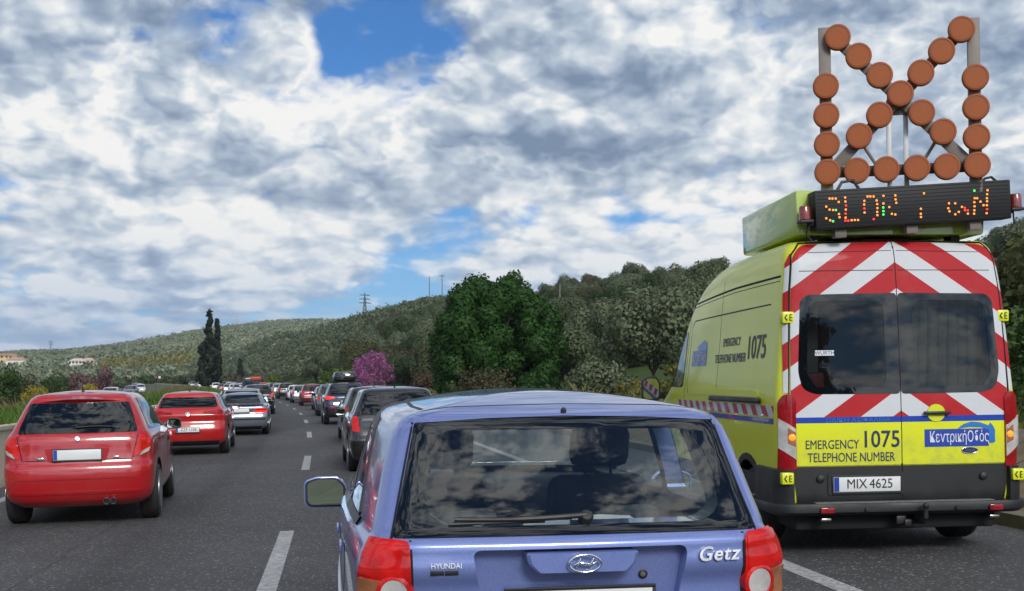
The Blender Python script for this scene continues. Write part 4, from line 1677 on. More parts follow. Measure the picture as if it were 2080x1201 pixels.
    for (x0, z0, x1, z1) in ((-.55, .06, .53, 1.16), (.55, .06, -.53, 1.16)):
        d = Vector((x1 - x0, 0, z1 - z0))
        c = Vector(((x0 + x1) / 2, .025 if x0 < 0 else .032, (z0 + z1) / 2))
        L = d.length / 2
        mb = MB()
        mb.box((-L, -.012, -.05), (L, .012, .05), .003)
        o = mb.build('cross_rail', ALU, fr)
        o.location = c
        o.rotation_euler = (0, -math.atan2(d.z, d.x), 0)
    MB().box((-.66, .006, -.045), (.66, .03, .045), .003).build('bottom_rail', mat('dark_rail', (.05, .03, .022), .6), fr)
    mb = MB()
    mb.box((-.10, .05, .48), (.10, .07, .74), .004)
    mb.build('hub_plate', ALU, fr)
    for x in (-.085, .060):
        MB().box((x - .020, .075, -.22), (x + .020, .10, .62), .003).build('rear_strut', mat('strut', (.55, .55, .56), .5, .2), fr)
    for s in (-1, 1):
        mb = MB()
        mb.tube([(s * .36, .08, .32), (s * .17, .09, .02)], .015, 8)
        mb.build('brace', ALU, fr)
    return root


LED = {
    'lit_orange_dots': [(988, 135), (1003, 135), (1020, 135), (1035, 152), (968, 175), (985, 190), (1003, 192), (1033, 212), (1035, 228), (965, 233), (985, 243),
                        (1070, 130), (1070, 150), (1070, 190), (1067, 230), (1098, 243), (1115, 242), (1132, 242),
                        (1188, 125), (1203, 125), (1220, 125), (1170, 147), (1168, 165), (1168, 205), (1235, 145), (1237, 163), (1237, 183), (1235, 202), (1235, 218),
                        (1272, 122), (1270, 160), (1300, 178), (1312, 212), (1330, 215), (1335, 120), (1335, 140), (1338, 157),
                        (1487, 110), (1467, 187), (1465, 212), (1465, 228), (1617, 160), (1650, 160), (1612, 185), (1618, 200), (1648, 215), (1667, 203), (1685, 178), (1715, 212),
                        (1755, 135), (1752, 155), (1752, 175), (1750, 195), (1748, 212), (1768, 135), (1785, 152), (1800, 170), (1825, 95), (1822, 115), (1820, 135), (1820, 150), (1818, 170), (1815, 210)],
    'lit_red_dots': [(1072, 170), (1068, 210), (1065, 245), (1080, 245), (1168, 185), (1215, 238), (1700, 183), (1715, 195), (1700, 195), (1818, 190)],
    'lit_green_dots': [(1018, 192), (1000, 248), (1268, 180), (1268, 198), (1267, 215), (1755, 97)],
}
_van = patrol_van()
_van.location = (VAN_X, VAN_Y, 0.088)
_van.scale = (1.05, 1, 1)
_van.rotation_euler = (0, VAN_ROLL, VAN_YAW)


# ------------------------------------------------------------------ the blue hatchback right in front of the camera
def blue_hatchback():
    P = paint('periwinkle_paint', (0.165, 0.222, 0.50), 0.35, 0.30)
    trim = mat('cabin_trim', (0.11, 0.115, 0.12), 0.85)
    H = Hull([(.20, .16, 3.60, .72), (.28, .06, 3.70, .79), (.40, .01, 3.78, .82), (.55, -.015, 3.81, .832), (.685, .0, 3.81, .835),
              (.73, .050, 3.80, .835), (.84, .068, 3.70, .835), (.905, .046, 3.40, .833), (.96, .053, 3.17, .817), (1.003, .060, 3.0, .790), (1.016, .098, 2.96, .778), (1.030, .109, 2.92, .773), (1.06, .131, 2.82, .766),
              (1.12, .173, 2.64, .752), (1.22, .235, 2.44, .728), (1.30, .279, 2.26, .706), (1.36, .309, 2.14, .688), (1.40, .329, 2.06, .664), (1.430, .358, 1.98, .628), (1.446, .42, 1.90, .575)],
             crown=0.062, bow=0.045, cx=0.24, cy=0.17, taper_r=0.06, nz=80, bow_top=0.03, cap_n=10, cx_top=.135, z_top=1.05)
    root = empty('blue_hatchback', rot=(0, 0, 0))
    tag(root, 'metallic periwinkle blue small hatchback directly ahead with silver script on its tailgate', 'car')
    # cabin hollow and the openings through the shell
    ins = Hull([(.58, .42, 2.95, .70), (.80, .30, 3.0, .73), (.95, .24, 2.90, .70), (1.1, .27, 2.56, .675), (1.2, .31, 2.36, .65),
                (1.3, .36, 2.15, .625), (1.385, .44, 1.94, .59)], crown=0.045, bow=0.03, cx=0.2, cy=0.12, taper_r=0.06, nz=24, nside=24)
    clear = smooth_poly([(-.480, 1.380), (.480, 1.380), (.540, 1.21), (.535, 1.10), (.47, 1.050), (-.47, 1.050), (-.535, 1.10), (-.540, 1.21)], 6, 0.45)
    wind = smooth_poly([(-.53, 1.385), (.53, 1.385), (.66, 1.03), (-.66, 1.03)], 5, 0.12)
    sw1 = smooth_poly([(.70, 1.03), (1.36, 1.02), (1.36, 1.375), (.92, 1.36)], 5, 0.15)
    sw2 = smooth_poly([(1.44, 1.02), (2.62, 1.0), (2.02, 1.375), (1.44, 1.378)], 5, 0.12)
    cut = [ins.me, MB().prism(clear, 'y', -1, 0.8).mesh('c', None), MB().prism(wind, 'y', 1.7, 4).mesh('c', None),
           MB().prism(sw1, 'x', -1.3, 1.3).mesh('c', None), MB().prism(sw2, 'x', -1.3, 1.3).mesh('c', None),
           MB().prism(smooth_poly([(-.385, .978), (.385, .978), (.325, .64), (-.325, .64)], 6, 0.10), 'y', -1, 0.125).mesh('c', None)]
    cut += arch_cutters((0.66, 3.115), 0.345)
    me = boolean(H.me.copy(), cut)
    me = hull_normals(me, H)
    body = link('body', me, [P, trim, M['black']], root)
    for pl in me.polygons:
        c = pl.center
        n, dist, hp = H.near_normal(c)
        if dist > 0.03 and c.z > 0.56 and c.y > 0.2 and abs(c.x) < 0.74:
            pl.material_index = 1
        elif dist > 0.03 and c.z < 0.75 and abs(c.x) > 0.4 and c.y > 0.2:
            pl.material_index = 2
    G = glass_mat('rear_glass', (0.74, 0.81, 0.79), 0.0, 1.05, 0.01)
    G2 = glass_mat('clear_glass', (0.86, 0.92, 0.90), 0.0, 1.0, 0.02)
    # rear window: clear middle, black printed border
    outer = smooth_poly([(-.562, 1.404), (-.3, 1.418), (0, 1.424), (.3, 1.418), (.562, 1.404), (.655, 1.018), (-.655, 1.018)], 5, 0.035)
    rw = decal('rear_window', H, 'rear', clear, G, root, 0.004, 0.04, depth=0.003)
    decal('window_border', H, 'rear', outer, M['dark_glass'], root, 0.005, 0.035, holes=[clear], depth=0.012)
    decal('windscreen', H, 'front', wind, G2, root, 0.004, 0.08, depth=0.002)
    for ax in ('left', 'right'):
        decal('side_window', H, ax, sw1, G2, root, 0.003, 0.07, depth=0.002)
        decal('side_window', H, ax, sw2, G2, root, 0.003, 0.07, depth=0.002)
        mes = [strip(None, H, ax, [(.70, 1.03), (.92, 1.375), (1.45, 1.395), (2.02, 1.39), (2.66, 0.99)], 0.045, None, None, 0.005),
               strip(None, H, ax, [(1.40, 1.01), (1.40, 1.385)], 0.075, None, None, 0.005),
               strip(None, H, ax, [(.62, 1.015), (2.72, .985)], 0.03, None, None, 0.007)]
        join_meshes('window_trim', mes, M['black'], root)
        mes = [strip(None, H, ax, [(1.40, .99), (1.36, .30), (2.55, .28), (2.68, .55), (2.70, .98)], 0.007, None, None, 0.001),
               strip(None, H, ax, [(.74, 1.0), (.98, .62), (1.02, .36), (1.36, .31)], 0.007, None, None, 0.001)]
        join_meshes('door_seam', mes, M['gap'], root)
        join_meshes('rub_strip', [strip(None, H, ax, [(1.0, .56), (2.72, .54)], 0.05, None, None, 0.012)], P, root)
        for yy in (1.52, 0.98):
            s = -1 if ax == 'left' else 1
            q, n = H.at(ax, yy, .865)
            MB().box((q.x - 0.006, yy - 0.085, .85), (q.x + 0.006, yy + 0.085, .885), 0.005).build('door_handle', P, root).location = (s * 0.010, 0, 0)
    # lamps: red upper shell, red ring round the reversing lamp, clear-amber indicator outside
    for s in (1, -1):
        fl = (lambda p: p) if s > 0 else mir
        shell = smooth_poly([(.598, 1.010), (.728, 1.015), (.752, 0.965), (.770, 0.895), (.770, 0.810), (.745, 0.730), (.68, 0.695), (.590, 0.695)], 4, 0.16)
        up = smooth_poly([(.604, 1.004), (.724, 1.009), (.748, 0.962), (.765, 0.896), (.604, 0.888)], 4, 0.10)
        tl = decal('tail_light', H, 'rear', fl(shell), M['red_lens'], root, 0.010, 0.022, depth=0.03, bulge=0.004)
        decal('brake_lens', H, 'rear', fl(up), M['red_lens'], tl, 0.014, 0.02, depth=0.012, bulge=0.004)
        ind = smooth_poly([(.690, 0.882), (.766, 0.885), (.766, 0.815), (.742, 0.745), (.688, 0.730), (.712, 0.805)], 4, 0.12)
        decal('indicator_lens', H, 'rear', fl(ind), M['amber_lens'], tl, 0.017, 0.02, depth=0.012, bulge=0.004)
        q, n = H.at('rear', s * .646, .838)
        mb = MB()
        mb.lathe([(.064, -.01), (.064, .026), (.052, .032), (.046, .026)], q, n, 36)
        mb.build('lamp_ring', M['red_lens'], tl)
        MB().lathe([(.048, .028), (.042, .021), (.028, .017), (.012, .016), (.010, .025), (.0001, .027)], q, n, 36).build('reversing_lens', M['clear_lens'], tl)
        MB().lathe([(.024, .018), (.021, .0225), (.012, .0215), (.0001, .0235)], q, n, 24).build('bulb_reflector', M['reflector_lens'], tl)
    # tailgate outline, crease, bumper line
    mes = [strip(None, H, 'rear', [(-.596, 1.012), (-.586, .69), (.586, .69), (.596, 1.012)], 0.009, None, None, 0.004, 0.03),
           strip(None, H, 'top', [(-.525, .47), (-.4, .49), (0, .51), (.4, .49), (.525, .47)], 0.007, None, None, 0.001, 0.03)]
    for s in (-1, 1):
        mes.append(strip(None, H, 'rear', [(s * .569, 1.408), (s * .661, 1.016)], 0.007, None, None, 0.0012, 0.03))
    join_meshes('tailgate_seam', mes, M['gap'], root)
    for s in (-1, 1):
        join_meshes('roof_moulding', [strip(None, H, 'top', [(s * .525, .52), (s * .545, .8), (s * .535, 1.3), (s * .505, 1.85)], 0.016, None, None, 0.001, 0.03)], M['grey_plastic'], root)
    # handle garnish over the plate recess, with the oval emblem
    gp = smooth_poly([(-.200, .966), (.200, .966), (.192, .928), (.160, .896), (-.160, .896), (-.192, .928)], 5, 0.25)
    mb = MB()
    n = len(gp)
    v = []
    for k, yy in ((0.94, .018), (1.0, .026), (1.0, .13)):
        v += [(p[0] * k, yy + 0.045 * (p[0] / .3)**2, .932 + (p[1] - .932) * k) for p in gp]
    f = [list(range(n))[::-1]] + [[i * n + j, i * n + (j + 1) % n, (i + 1) * n + (j + 1) % n, (i + 1) * n + j] for i in range(2) for j in range(n)]
    mb.add(v, f)
    gar = mb.build('tailgate_handle', P, root, 30)
    mb = MB()
    el = [(0.056 * math.cos(t * math.pi / 20), 0.009, .932 + 0.030 * math.sin(t * math.pi / 20)) for t in range(41)]
    mb.tube(el, 0.0042, 8, cap=False)
    for pts, rr in (([(-.030, .009, 0.915), (-.021, .007, 0.932), (-.016, .009, 0.951)], [.003, .0055, .003]),
                    ([(.016, .009, 0.913), (.021, .007, 0.932), (.030, .009, 0.949)], [.003, .0055, .003]),
                    ([(-.040, .009, 0.927), (-.020, .007, 0.936), (.0, .006, 0.932), (.020, .007, 0.928), (.040, .009, 0.937)], [.002, .0045, .005, .0045, .002])):
        mb.tube(pts, rr, 8)
    mb.build('emblem', M['chrome'], root, 50)
    me = on_hull(text_mesh('Getz', 0.070, 0.30, 0.003, bold=0.0009, sx=1.02, spacing=1.12), H, 'rear', .490, .942, 0.01, 0.011)
    link('script_badge', me, M['script'], root)
    me = on_hull(text_mesh('HYUNDAI', 0.026, 0.0, 0.0015, sx=0.92), H, 'rear', -.475, .928, 0.0, 0.007)
    link('dealer_lettering', me, M['script'], root)
    mb = MB()
    for a, b in ((-.530, -.483), (-.480, -.434)):
        q, n_ = H.at('rear', (a + b) / 2, .905)
        mb.box((a, q.y - 0.004, .897), (b, q.y + 0.012, .913), 0.001)
    mb.build('dealer_sticker', M['ink'], root)
    q, n = Vector((.247, .105, .824)), Vector((0, -1, 0))
    mb = MB()
    mb.lathe([(.0165, -.02), (.0165, .006), (.0125, .008), (.0115, .003), (.0001, .003)], (.235, .125, .868), (0, -1, 0), 24)
    lk = mb.build('tailgate_lock', M['black'], root)
    MB().lathe([(.0105, .0), (.0095, .005), (.0001, .0055)], (.235, .123, .868), (0, -1, 0), 20).build('lock_barrel', M['exhaust'], lk)
    numberplate(root, 0.0, 0.085, .770, None, 0.52, 0.115, -0.03)
    # wiper lying along the bottom of the glass
    mb = MB()
    pts = []
    for i in range(15):
        x = 0.03 - i / 14 * .47
        q, n = H.at('rear', x, 1.072 - 0.006 * math.sin(i / 14 * 3.14) - i / 14 * 0.006)
        pts.append(q + n * 0.022)
    mb.tube(pts, [0.0105] * 8 + [0.008] * 7, 8)
    pts2 = []
    for i in range(12):
        x = -0.12 - i / 11 * .34
        q, n = H.at('rear', x, 1.060 - i / 11 * 0.004)
        pts2.append(q + n * 0.010)
    mb.tube(pts2, 0.006, 8)
    q, n = H.at('rear', 0.03, 1.070)
    mb.lathe([(.026, -.01), (.026, .018), (.018, .028), (.0001, .03)], q, n, 20)
    mb.build('rear_wiper', M['black'], root, 40)
    q, n = H.at('rear', 0.0, 1.438)
    MB().lathe([(.011, -.01), (.011, .010), (.006, .018), (.0001, .019)], q, n, 16).build('washer_jet', M['black'], root)
    # bumper joint strip, exhaust
    join_meshes('bumper_seam', [strip(None, H, 'rear', [(-.76, .695), (-.59, .688), (.59, .688), (.76, .695)], 0.008, None, None, 0.0015, 0.03)], M['gap'], root)
    MB().tube([(.45, -.01, .24), (.45, .3, .25)], 0.026, 16).build('exhaust_pipe', M['exhaust'], root)
    wing_mirror(root, -.905, 2.02, .975, P, 0.215, 0.155, tilt=3.5)
    wing_mirror(root, .905, 2.02, .975, P, 0.215, 0.155, tilt=3.5)
    for s in (-1, 1):
        for y in (0.66, 3.115):
            wheel(root, s * .815, y, 0.295, 0.18, 'cover')
    # cabin
    for x, w_ in ((-.37, 0.46), (.36, 0.54)):
        seat(root, x, 1.62, .46, w_, True, 0.58)
    mb = MB()
    mb.box((-.62, .62, .55), (.62, .78, .94), 0.05, taper=(0.97, 0.8))
    mb.build('rear_seat_back', M['seat'], root, 60)
    for x in (-.33, .33):
        MB().box((x - .11, .60, .95), (x + .11, .69, 1.05), 0.035).build('rear_headrest', M['seat'], root, 60)
    MB().box((-.66, .27, .965), (.66, .64, .982), 0.005).build('parcel_shelf', M['dash'], root)
    mb = MB()
    mb.box((-.68, 2.38, .70), (.68, 2.95, .985), 0.06)
    mb.box((-.52, 2.34, .93), (-.16, 2.60, 1.03), 0.04)
    mb.build('dashboard', M['dash'], root, 60)
    mb = MB()
    cc = [(-.34 + .185 * math.cos(t * math.pi / 16), 2.22 + .06 * math.sin(t * math.pi / 16), .93 + .175 * math.sin(t * math.pi / 16)) for t in range(33)]
    mb.tube(cc, 0.015, 8, cap=False)
    mb.tube([(-.50, 2.21, .93), (-.34, 2.26, .91), (-.17, 2.21, .93)], 0.02, 8)
    mb.build('steering_wheel', M['black'], root, 60)
    mb = MB()
    mb.box((-.11, 2.02, 1.285), (.11, 2.06, 1.345), 0.015)
    mb.tube([(0, 2.06, 1.33), (0, 2.14, 1.37)], 0.012, 8)
    mb.build('rear_view_mirror', M['black'], root)
    # a sheet of paper on the parcel shelf (lies in the car: a thing of its own)
    pm = pydata('paper_sheet', [(-.0, 0, 0), (.24, .0, 0.002), (.17, .15, .055), (-.08, .12, .058), (.12, .0, 0.0), (.05, .14, .062)],
                [[0, 4, 5, 3], [4, 1, 2, 5]], False)
    ps = link('paper_sheet', pm, M['paper'])
    md = ps.modifiers.new('thick', 'SOLIDIFY')
    md.thickness = 0.002
    tag(ps, 'pale folded paper lying behind the rear window of the blue hatchback', 'paper')
    return root, ps


bx, by, byaw = 0.258, 3.98, 0.150
_car, _paper = blue_hatchback()
_car.location = (bx, by, 0.0)
_car.rotation_euler = (R(0.9), R(-0.4), byaw)
_m = Matrix.Translation((bx, by, 0.0)) @ Matrix.Rotation(byaw, 4, 'Z')
_paper.matrix_world = _m @ Matrix.Translation((.10, .31, .985))


# ------------------------------------------------------------------ vegetation
def leaf_mat(name, cols, transl=0.25, rough=0.6):
    """Leaves: tone differs from leaf to leaf and from plant to plant."""
    m = bpy.data.materials.new(name)
    m.use_nodes = True
    t = m.node_tree
    N = NT(t)
    b = t.nodes['Principled BSDF']
    b.inputs['Roughness'].default_value = rough
    b.inputs['Specular IOR Level'].default_value = 0.25
    oi = N.new('ShaderNodeObjectInfo').outputs['Random']
    isl = N.new('ShaderNodeNewGeometry').outputs['Random Per Island']
    c = N.mix(N.ramp(oi, .15, .85), cols[0], cols[1])
    c = N.mix(N.mul(isl, .55), c, cols[2])
    f = N.ramp(N.m('FRACT', N.mul(isl, 17.3)), 0, 1, .72, 1.3, False)
    c = N.vm('SCALE', c, s=f)
    N.put(b.inputs['Base Color'], c)
    tr = N.new('ShaderNodeBsdfTranslucent')
    N.put(tr.inputs[0], c)
    mx = N.new('ShaderNodeMixShader')
    mx.inputs[0].default_value = transl
    t.links.new(b.outputs[0], mx.inputs[1])
    t.links.new(tr.outputs[0], mx.inputs[2])
    t.links.new(mx.outputs[0], t.nodes['Material Output'].inputs[0])
    return m


def leaves(rng, centres, radii, n, size, aspect=1.6, shell=0.55, flat=0.35, sq=(1, 1, 1)):
    """n leaf quads spread through blobs; returns (n*4, 3) corners."""
    centres, radii = np.asarray(centres, float), np.asarray(radii, float)
    wgt = radii**2
    k = rng.choice(len(radii), n, p=wgt / wgt.sum())
    d = rng.normal(size=(n, 3))
    d /= np.linalg.norm(d, axis=1)[:, None]
    rad = radii[k] * (shell + (1 - shell) * rng.random(n))**0.7 * (0.82 + 0.36 * rng.random(n))
    p = centres[k] + d * rad[:, None] * np.asarray(sq)
    nrm = d * (1 - flat) + rng.normal(size=(n, 3)) * flat * 1.2
    nrm /= np.linalg.norm(nrm, axis=1)[:, None] + 1e-9
    r = rng.normal(size=(n, 3))
    a = np.cross(nrm, r)
    a /= np.linalg.norm(a, axis=1)[:, None] + 1e-9
    b = np.cross(nrm, a)
    s = size * (0.45 + 1.15 * rng.random(n)**1.6)[:, None]
    a, b = a * s * aspect / 2, b * s / 2
    g = np.cross(a, b)
    b = np.where((g * d).sum(1)[:, None] < 0, -b, b)        # leaves face outwards
    q = np.stack([p - a, p - b * .9 + a * .1, p + a, p + b * .9 + a * .1], 1)
    sn = d * 0.8 + nrm * np.sign((nrm * d).sum(1))[:, None] * 0.45      # leaf normals lean with the crown's own roundness
    sn /= np.linalg.norm(sn, axis=1)[:, None] + 1e-9
    return np.concatenate([q.reshape(-1, 3), np.repeat(sn, 4, 0)], 1)


def crown_mesh(name, seed, blobs, n, size, **kw):
    rng = np.random.default_rng(seed)
    c = [b[:3] for b in blobs]
    r = [b[3] for b in blobs]
    q = leaves(rng, c, r, n, size, **kw)
    return np_quads(name, q[:, :3], n, True, q[:, 3:])


def dome(seed, w, h, z0, nb, rmin, rmax, top=1.0):
    """Blob centres over a rounded crown of width w and height h that starts at z0."""
    rng = np.random.default_rng(seed)
    out = [(0, 0, z0 + h * .45, min(w, h) * .30)]
    for i in range(nb):
        t = 2 * math.pi * (i * 0.618 + rng.random() * .08)
        zz = rng.random()**0.8
        rr = w / 2 * math.sqrt(max(0.03, 1 - (zz * 1.25 - .35)**2)) * (.55 + .30 * rng.random()) * (1 if zz < .6 else top)
        r = rmin + (rmax - rmin) * rng.random()
        out.append((math.cos(t) * rr, math.sin(t) * rr, z0 + r * .6 + zz * (h - r * 1.5), r))
    return out


BARK = mat('bark', (0.055, 0.042, 0.03), .95, bump=(9, .8), vary=.35)


def trunk_mesh(seed, h, r, spread, limbs=5, base=-.3, zsplit=.45):
    rng = random.Random(seed)
    mb = MB()
    mid = (rng.uniform(-.1, .1) * h * .3, rng.uniform(-.1, .1) * h * .3, h * zsplit)
    mb.tube([(0, 0, base), (mid[0] * .4, mid[1] * .4, h * zsplit * .5), mid], [r * 1.25, r, r * .85], 8)
    for i in range(limbs):
        t = 2 * math.pi * (i + rng.random() * .6) / limbs
        e = (mid[0] + math.cos(t) * spread * rng.uniform(.6, 1), mid[1] + math.sin(t) * spread * rng.uniform(.6, 1), h * rng.uniform(.75, 1.0))
        k = [mid[j] * .5 + e[j] * .5 for j in range(3)]
        k[2] -= h * .04
        mb.tube([mid, k, e], [r * .6, r * .38, r * .12], 6)
    return mb.mesh('trunk', 60)


def plant(name, label, cat, loc, crown_me, crown_mat, trunk_me=None, group=None, rz=0.0, sc=1.0, crown_name='crown', trunk_name='trunk', tmat=None):
    e = empty(name, loc, (0, 0, rz))
    e.scale = (sc,) * 3 if not hasattr(sc, '__len__') else sc
    tag(e, label, cat, group)
    link(crown_name, crown_me, crown_mat if not crown_me.materials else None, e)
    if trunk_me:
        link(trunk_name, trunk_me, (tmat or BARK) if not trunk_me.materials else None, e)
    return e


def gz(x, y):
    return float(land(np.array([x]), np.array([y]))[0])


def spot(px, Y):
    x = (px - 1040) / F * Y
    return (x, Y, gz(x, Y) - .1)


OLIVE = leaf_mat('olive_leaves', [(0.105, 0.135, 0.066), (0.165, 0.195, 0.115), (0.100, 0.130, 0.055)], .3)
SCRUB = leaf_mat('scrub_leaves', [(0.050, 0.074, 0.026), (0.095, 0.105, 0.036), (0.062, 0.066, 0.024)], .25)
DEEP = leaf_mat('deep_green_leaves', [(0.020, 0.068, 0.010), (0.022, 0.072, 0.011), (0.050, 0.120, 0.017)], .3)
OAK = leaf_mat('oak_leaves', [(0.030, 0.062, 0.018), (0.045, 0.080, 0.024), (0.05, 0.075, 0.02)], .25)
CYP = leaf_mat('cypress_leaves', [(0.012, 0.022, 0.012), (0.015, 0.026, 0.014), (0.022, 0.034, 0.016)], .1)
PINK = leaf_mat('judas_blossom', [(0.36, 0.105, 0.27), (0.38, 0.11, 0.28), (0.48, 0.22, 0.40)], .35)
MAUVE = leaf_mat('mauve_twigs', [(0.16, 0.085, 0.10), (0.15, 0.07, 0.09), (0.20, 0.12, 0.10)], .2)
RUST = leaf_mat('rust_leaves', [(0.105, 0.062, 0.045), (0.105, 0.060, 0.045), (0.075, 0.070, 0.03)], .2)
BROWN = leaf_mat('brown_green_leaves', [(0.075, 0.072, 0.032), (0.080, 0.075, 0.034), (0.10, 0.07, 0.045)], .2)
YELG = leaf_mat('yellow_green_leaves', [(0.16, 0.155, 0.035), (0.16, 0.16, 0.035), (0.22, 0.17, 0.05)], .3)
LIME = leaf_mat('lime_leaves', [(0.085, 0.14, 0.022), (0.09, 0.14, 0.022), (0.12, 0.17, 0.03)], .3)
BROOM = leaf_mat('broom_flowers', [(0.42, 0.33, 0.015), (0.40, 0.30, 0.015), (0.16, 0.16, 0.03)], .2)
LEAFG = leaf_mat('mid_green_leaves', [(0.040, 0.085, 0.018), (0.045, 0.088, 0.02), (0.07, 0.11, 0.025)], .25)

# ---- olive hillside
def olive_hill():
    rng = np.random.default_rng(5)
    protos = []
    for k in range(6):
        w, h = [(6.4, 4.6), (5.6, 4.9), (7.0, 4.4), (5.2, 4.2), (6.0, 5.3), (6.6, 4.0)][k]
        bl = dome(40 + k, w, h, .7, 15, .85, 1.45)
        protos.append((crown_mesh('olive_crown', 60 + k, bl, 15000, .135, aspect=1.9, shell=.62, flat=.30), trunk_mesh(k, 2.6, .24, 1.6)))
    pts = []
    for i in range(19000):
        px = rng.uniform(395, 2900)
        t = rng.random()
        a = A(px)
        df, dr = np.interp(a, _na, [p[1] for p in _near]), np.interp(a, _na, [p[2] for p in _near])
        d0 = max(df + 6, 92)
        r = d0 + (dr + 6 - d0) * (t if t < .5 else t**1.1)
        pts.append((r * math.sin(a), r * math.cos(a), px))
    pts = np.array(pts)
    s, u = road_su(pts[:, 0], pts[:, 1])
    keep, cells = [], {}
    for i in range(len(pts)):
        if u[i] < 19 or 885 < pts[i, 2] < 1105 and pts[i, 1] < 110:
            continue
        x, y = pts[i, :2]
        mind = 4.6 if math.hypot(x, y) < 200 else 5.0
        c = (int(x // 5), int(y // 5))
        if any(math.hypot(x - q[0], y - q[1]) < mind for dx in (-1, 0, 1) for dy in (-1, 0, 1) for q in cells.get((c[0] + dx, c[1] + dy), ())):
            continue
        cells.setdefault(c, []).append((x, y))
        keep.append((math.hypot(x, y) + (5000 if 1470 < pts[i, 2] < 2030 or pts[i, 2] > 2200 else 0), x, y))      # behind the van: left to the grove
    keep.sort()
    P = np.array(keep)
    Z = land(P[:, 1], P[:, 2])
    NI = 285
    first = {}
    for i in range(min(NI, len(P))):
        k = rng.integers(0, 6)
        scrub = rng.random() < .30
        sc = rng.uniform(.68, 1.32)
        if scrub:
            e = empty('scrub_tree', (P[i, 1], P[i, 2], Z[i] - .2), (0, 0, rng.uniform(0, 6.28)))
            kind, lab, mm = [('s', 'dull green scrub tree standing among the grey olives on the right-hand hillside', SCRUB),
                             ('d', 'deep green oak standing among the grey olives on the right-hand hillside', OAK),
                             ('b', 'brownish scrub tree standing among the grey olives on the right-hand hillside', BROWN)][int(rng.integers(0, 3))]
            tag(e, lab, 'tree', {'s': 'scrub trees', 'd': 'oaks', 'b': 'brownish trees'}[kind] + ' on the olive hillside')
            if (kind, k) not in first:
                first[kind, k] = protos[k][0].copy()
                first[kind, k].materials.clear()
                first[kind, k].materials.append(mm)
            link('crown', first[kind, k], None, e)
            link('trunk', protos[k][1], BARK if not protos[k][1].materials else None, e)
        else:
            e = plant('olive_tree', 'grey-green olive tree in the dense grove on the right-hand hillside', 'tree', (P[i, 1], P[i, 2], Z[i] - .2), protos[k][0], OLIVE, protos[k][1], 'olive trees on the near hillside')
            e.rotation_euler.z = rng.uniform(0, 6.28)
        e.scale = (sc, sc, sc * rng.uniform(.9, 1.15))
    # the rest of the grove, too many to count
    Q = []
    for i in range(NI, len(P)):
        far = P[i, 0] > 260 and P[i, 0] < 5000 or P[i, 0] > 5200
        n = 300 if far else 800
        w, h = rng.uniform(4.6, 6.6), rng.uniform(3.4, 5.0)
        bl = dome(int(rng.integers(1e6)), w, h, .5, 8, .95, 1.55)
        q = leaves(rng, [b[:3] for b in bl], [b[3] for b in bl], n, .50 if far else .32, 1.5, .6, .30)
        Q.append(q + np.array([P[i, 1], P[i, 2], Z[i] - .2, 0, 0, 0]))
    if Q:
        q = np.concatenate(Q)
        o = link('olive_grove', np_quads('olive_grove', q[:, :3], len(q) // 4, True, q[:, 3:]), leaf_mat('grove_leaves', [(0.135, 0.165, 0.092)] * 2 + [(0.085, 0.110, 0.046)], .25))
        o['kind'] = 'stuff'
        o['label'] = 'dense olive grove covering the upper hillside'
    print('olives', len(P))


olive_hill()


def far_groves():
    rng = np.random.default_rng(9)
    Q = []
    n_t = 0
    for i in range(95000):
        px = rng.uniform(-500, 800)
        a = A(px)
        r = 440 + 1210 * rng.random()
        x, y = r * math.sin(a), r * math.cos(a)
        # plots: rows and dense patches with bare strips between
        c = math.sin(x * .021 + 1.3 * math.sin(y * .006)) + math.sin(y * .013 + x * .004)
        if c < -0.75 and rng.random() > (.10 if r > 900 else .45):
            continue
        if ((x + 390) / 84)**2 + ((y - 1270) / 100)**2 < 1:
            continue
        if rng.random() > .105:
            continue
        Q.append((x, y, r))
        n_t += 1
    Q = np.array(Q)
    s, u = road_su(Q[:, 0], Q[:, 1])
    Q = Q[(abs(u) > 32) | (s > 560)]
    Z = land(Q[:, 0], Q[:, 1])
    R_ = np.hypot(Q[:, 0], Q[:, 1])
    PX = 1040 + Q[:, 0] / Q[:, 1] * F
    rnd = rng.random(len(Q))
    strip_ = (R_ > 640) & (R_ < 770) & (PX > 205) & (PX < 430) & (rnd < .75)
    dark = ~strip_ & (rnd > .78)
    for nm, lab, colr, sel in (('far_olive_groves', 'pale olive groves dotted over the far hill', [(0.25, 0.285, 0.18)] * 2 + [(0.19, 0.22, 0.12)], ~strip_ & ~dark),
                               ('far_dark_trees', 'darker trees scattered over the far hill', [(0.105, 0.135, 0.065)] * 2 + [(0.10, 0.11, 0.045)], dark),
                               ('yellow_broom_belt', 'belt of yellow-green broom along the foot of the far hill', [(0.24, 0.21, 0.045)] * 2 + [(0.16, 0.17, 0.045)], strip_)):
        B = []
        for (x, y, r), z in zip(Q[sel], Z[sel]):
            k = rng.uniform(.8, 1.3)
            q = leaves(rng, [(0, 0, 2.0 * k), (1.2 * k, 0, 1.7 * k), (-1.1 * k, .5, 1.8 * k)], [1.7 * k, 1.4 * k, 1.4 * k], 22, 1.25, 1.2, .5, .25)
            B.append(q + np.array([x, y, z - .3, 0, 0, 0]))
        if not B:
            continue
        q = np.concatenate(B)
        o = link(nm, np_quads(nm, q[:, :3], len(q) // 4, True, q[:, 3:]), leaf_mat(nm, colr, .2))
        o['kind'] = 'stuff'
        o['label'] = lab


far_groves()


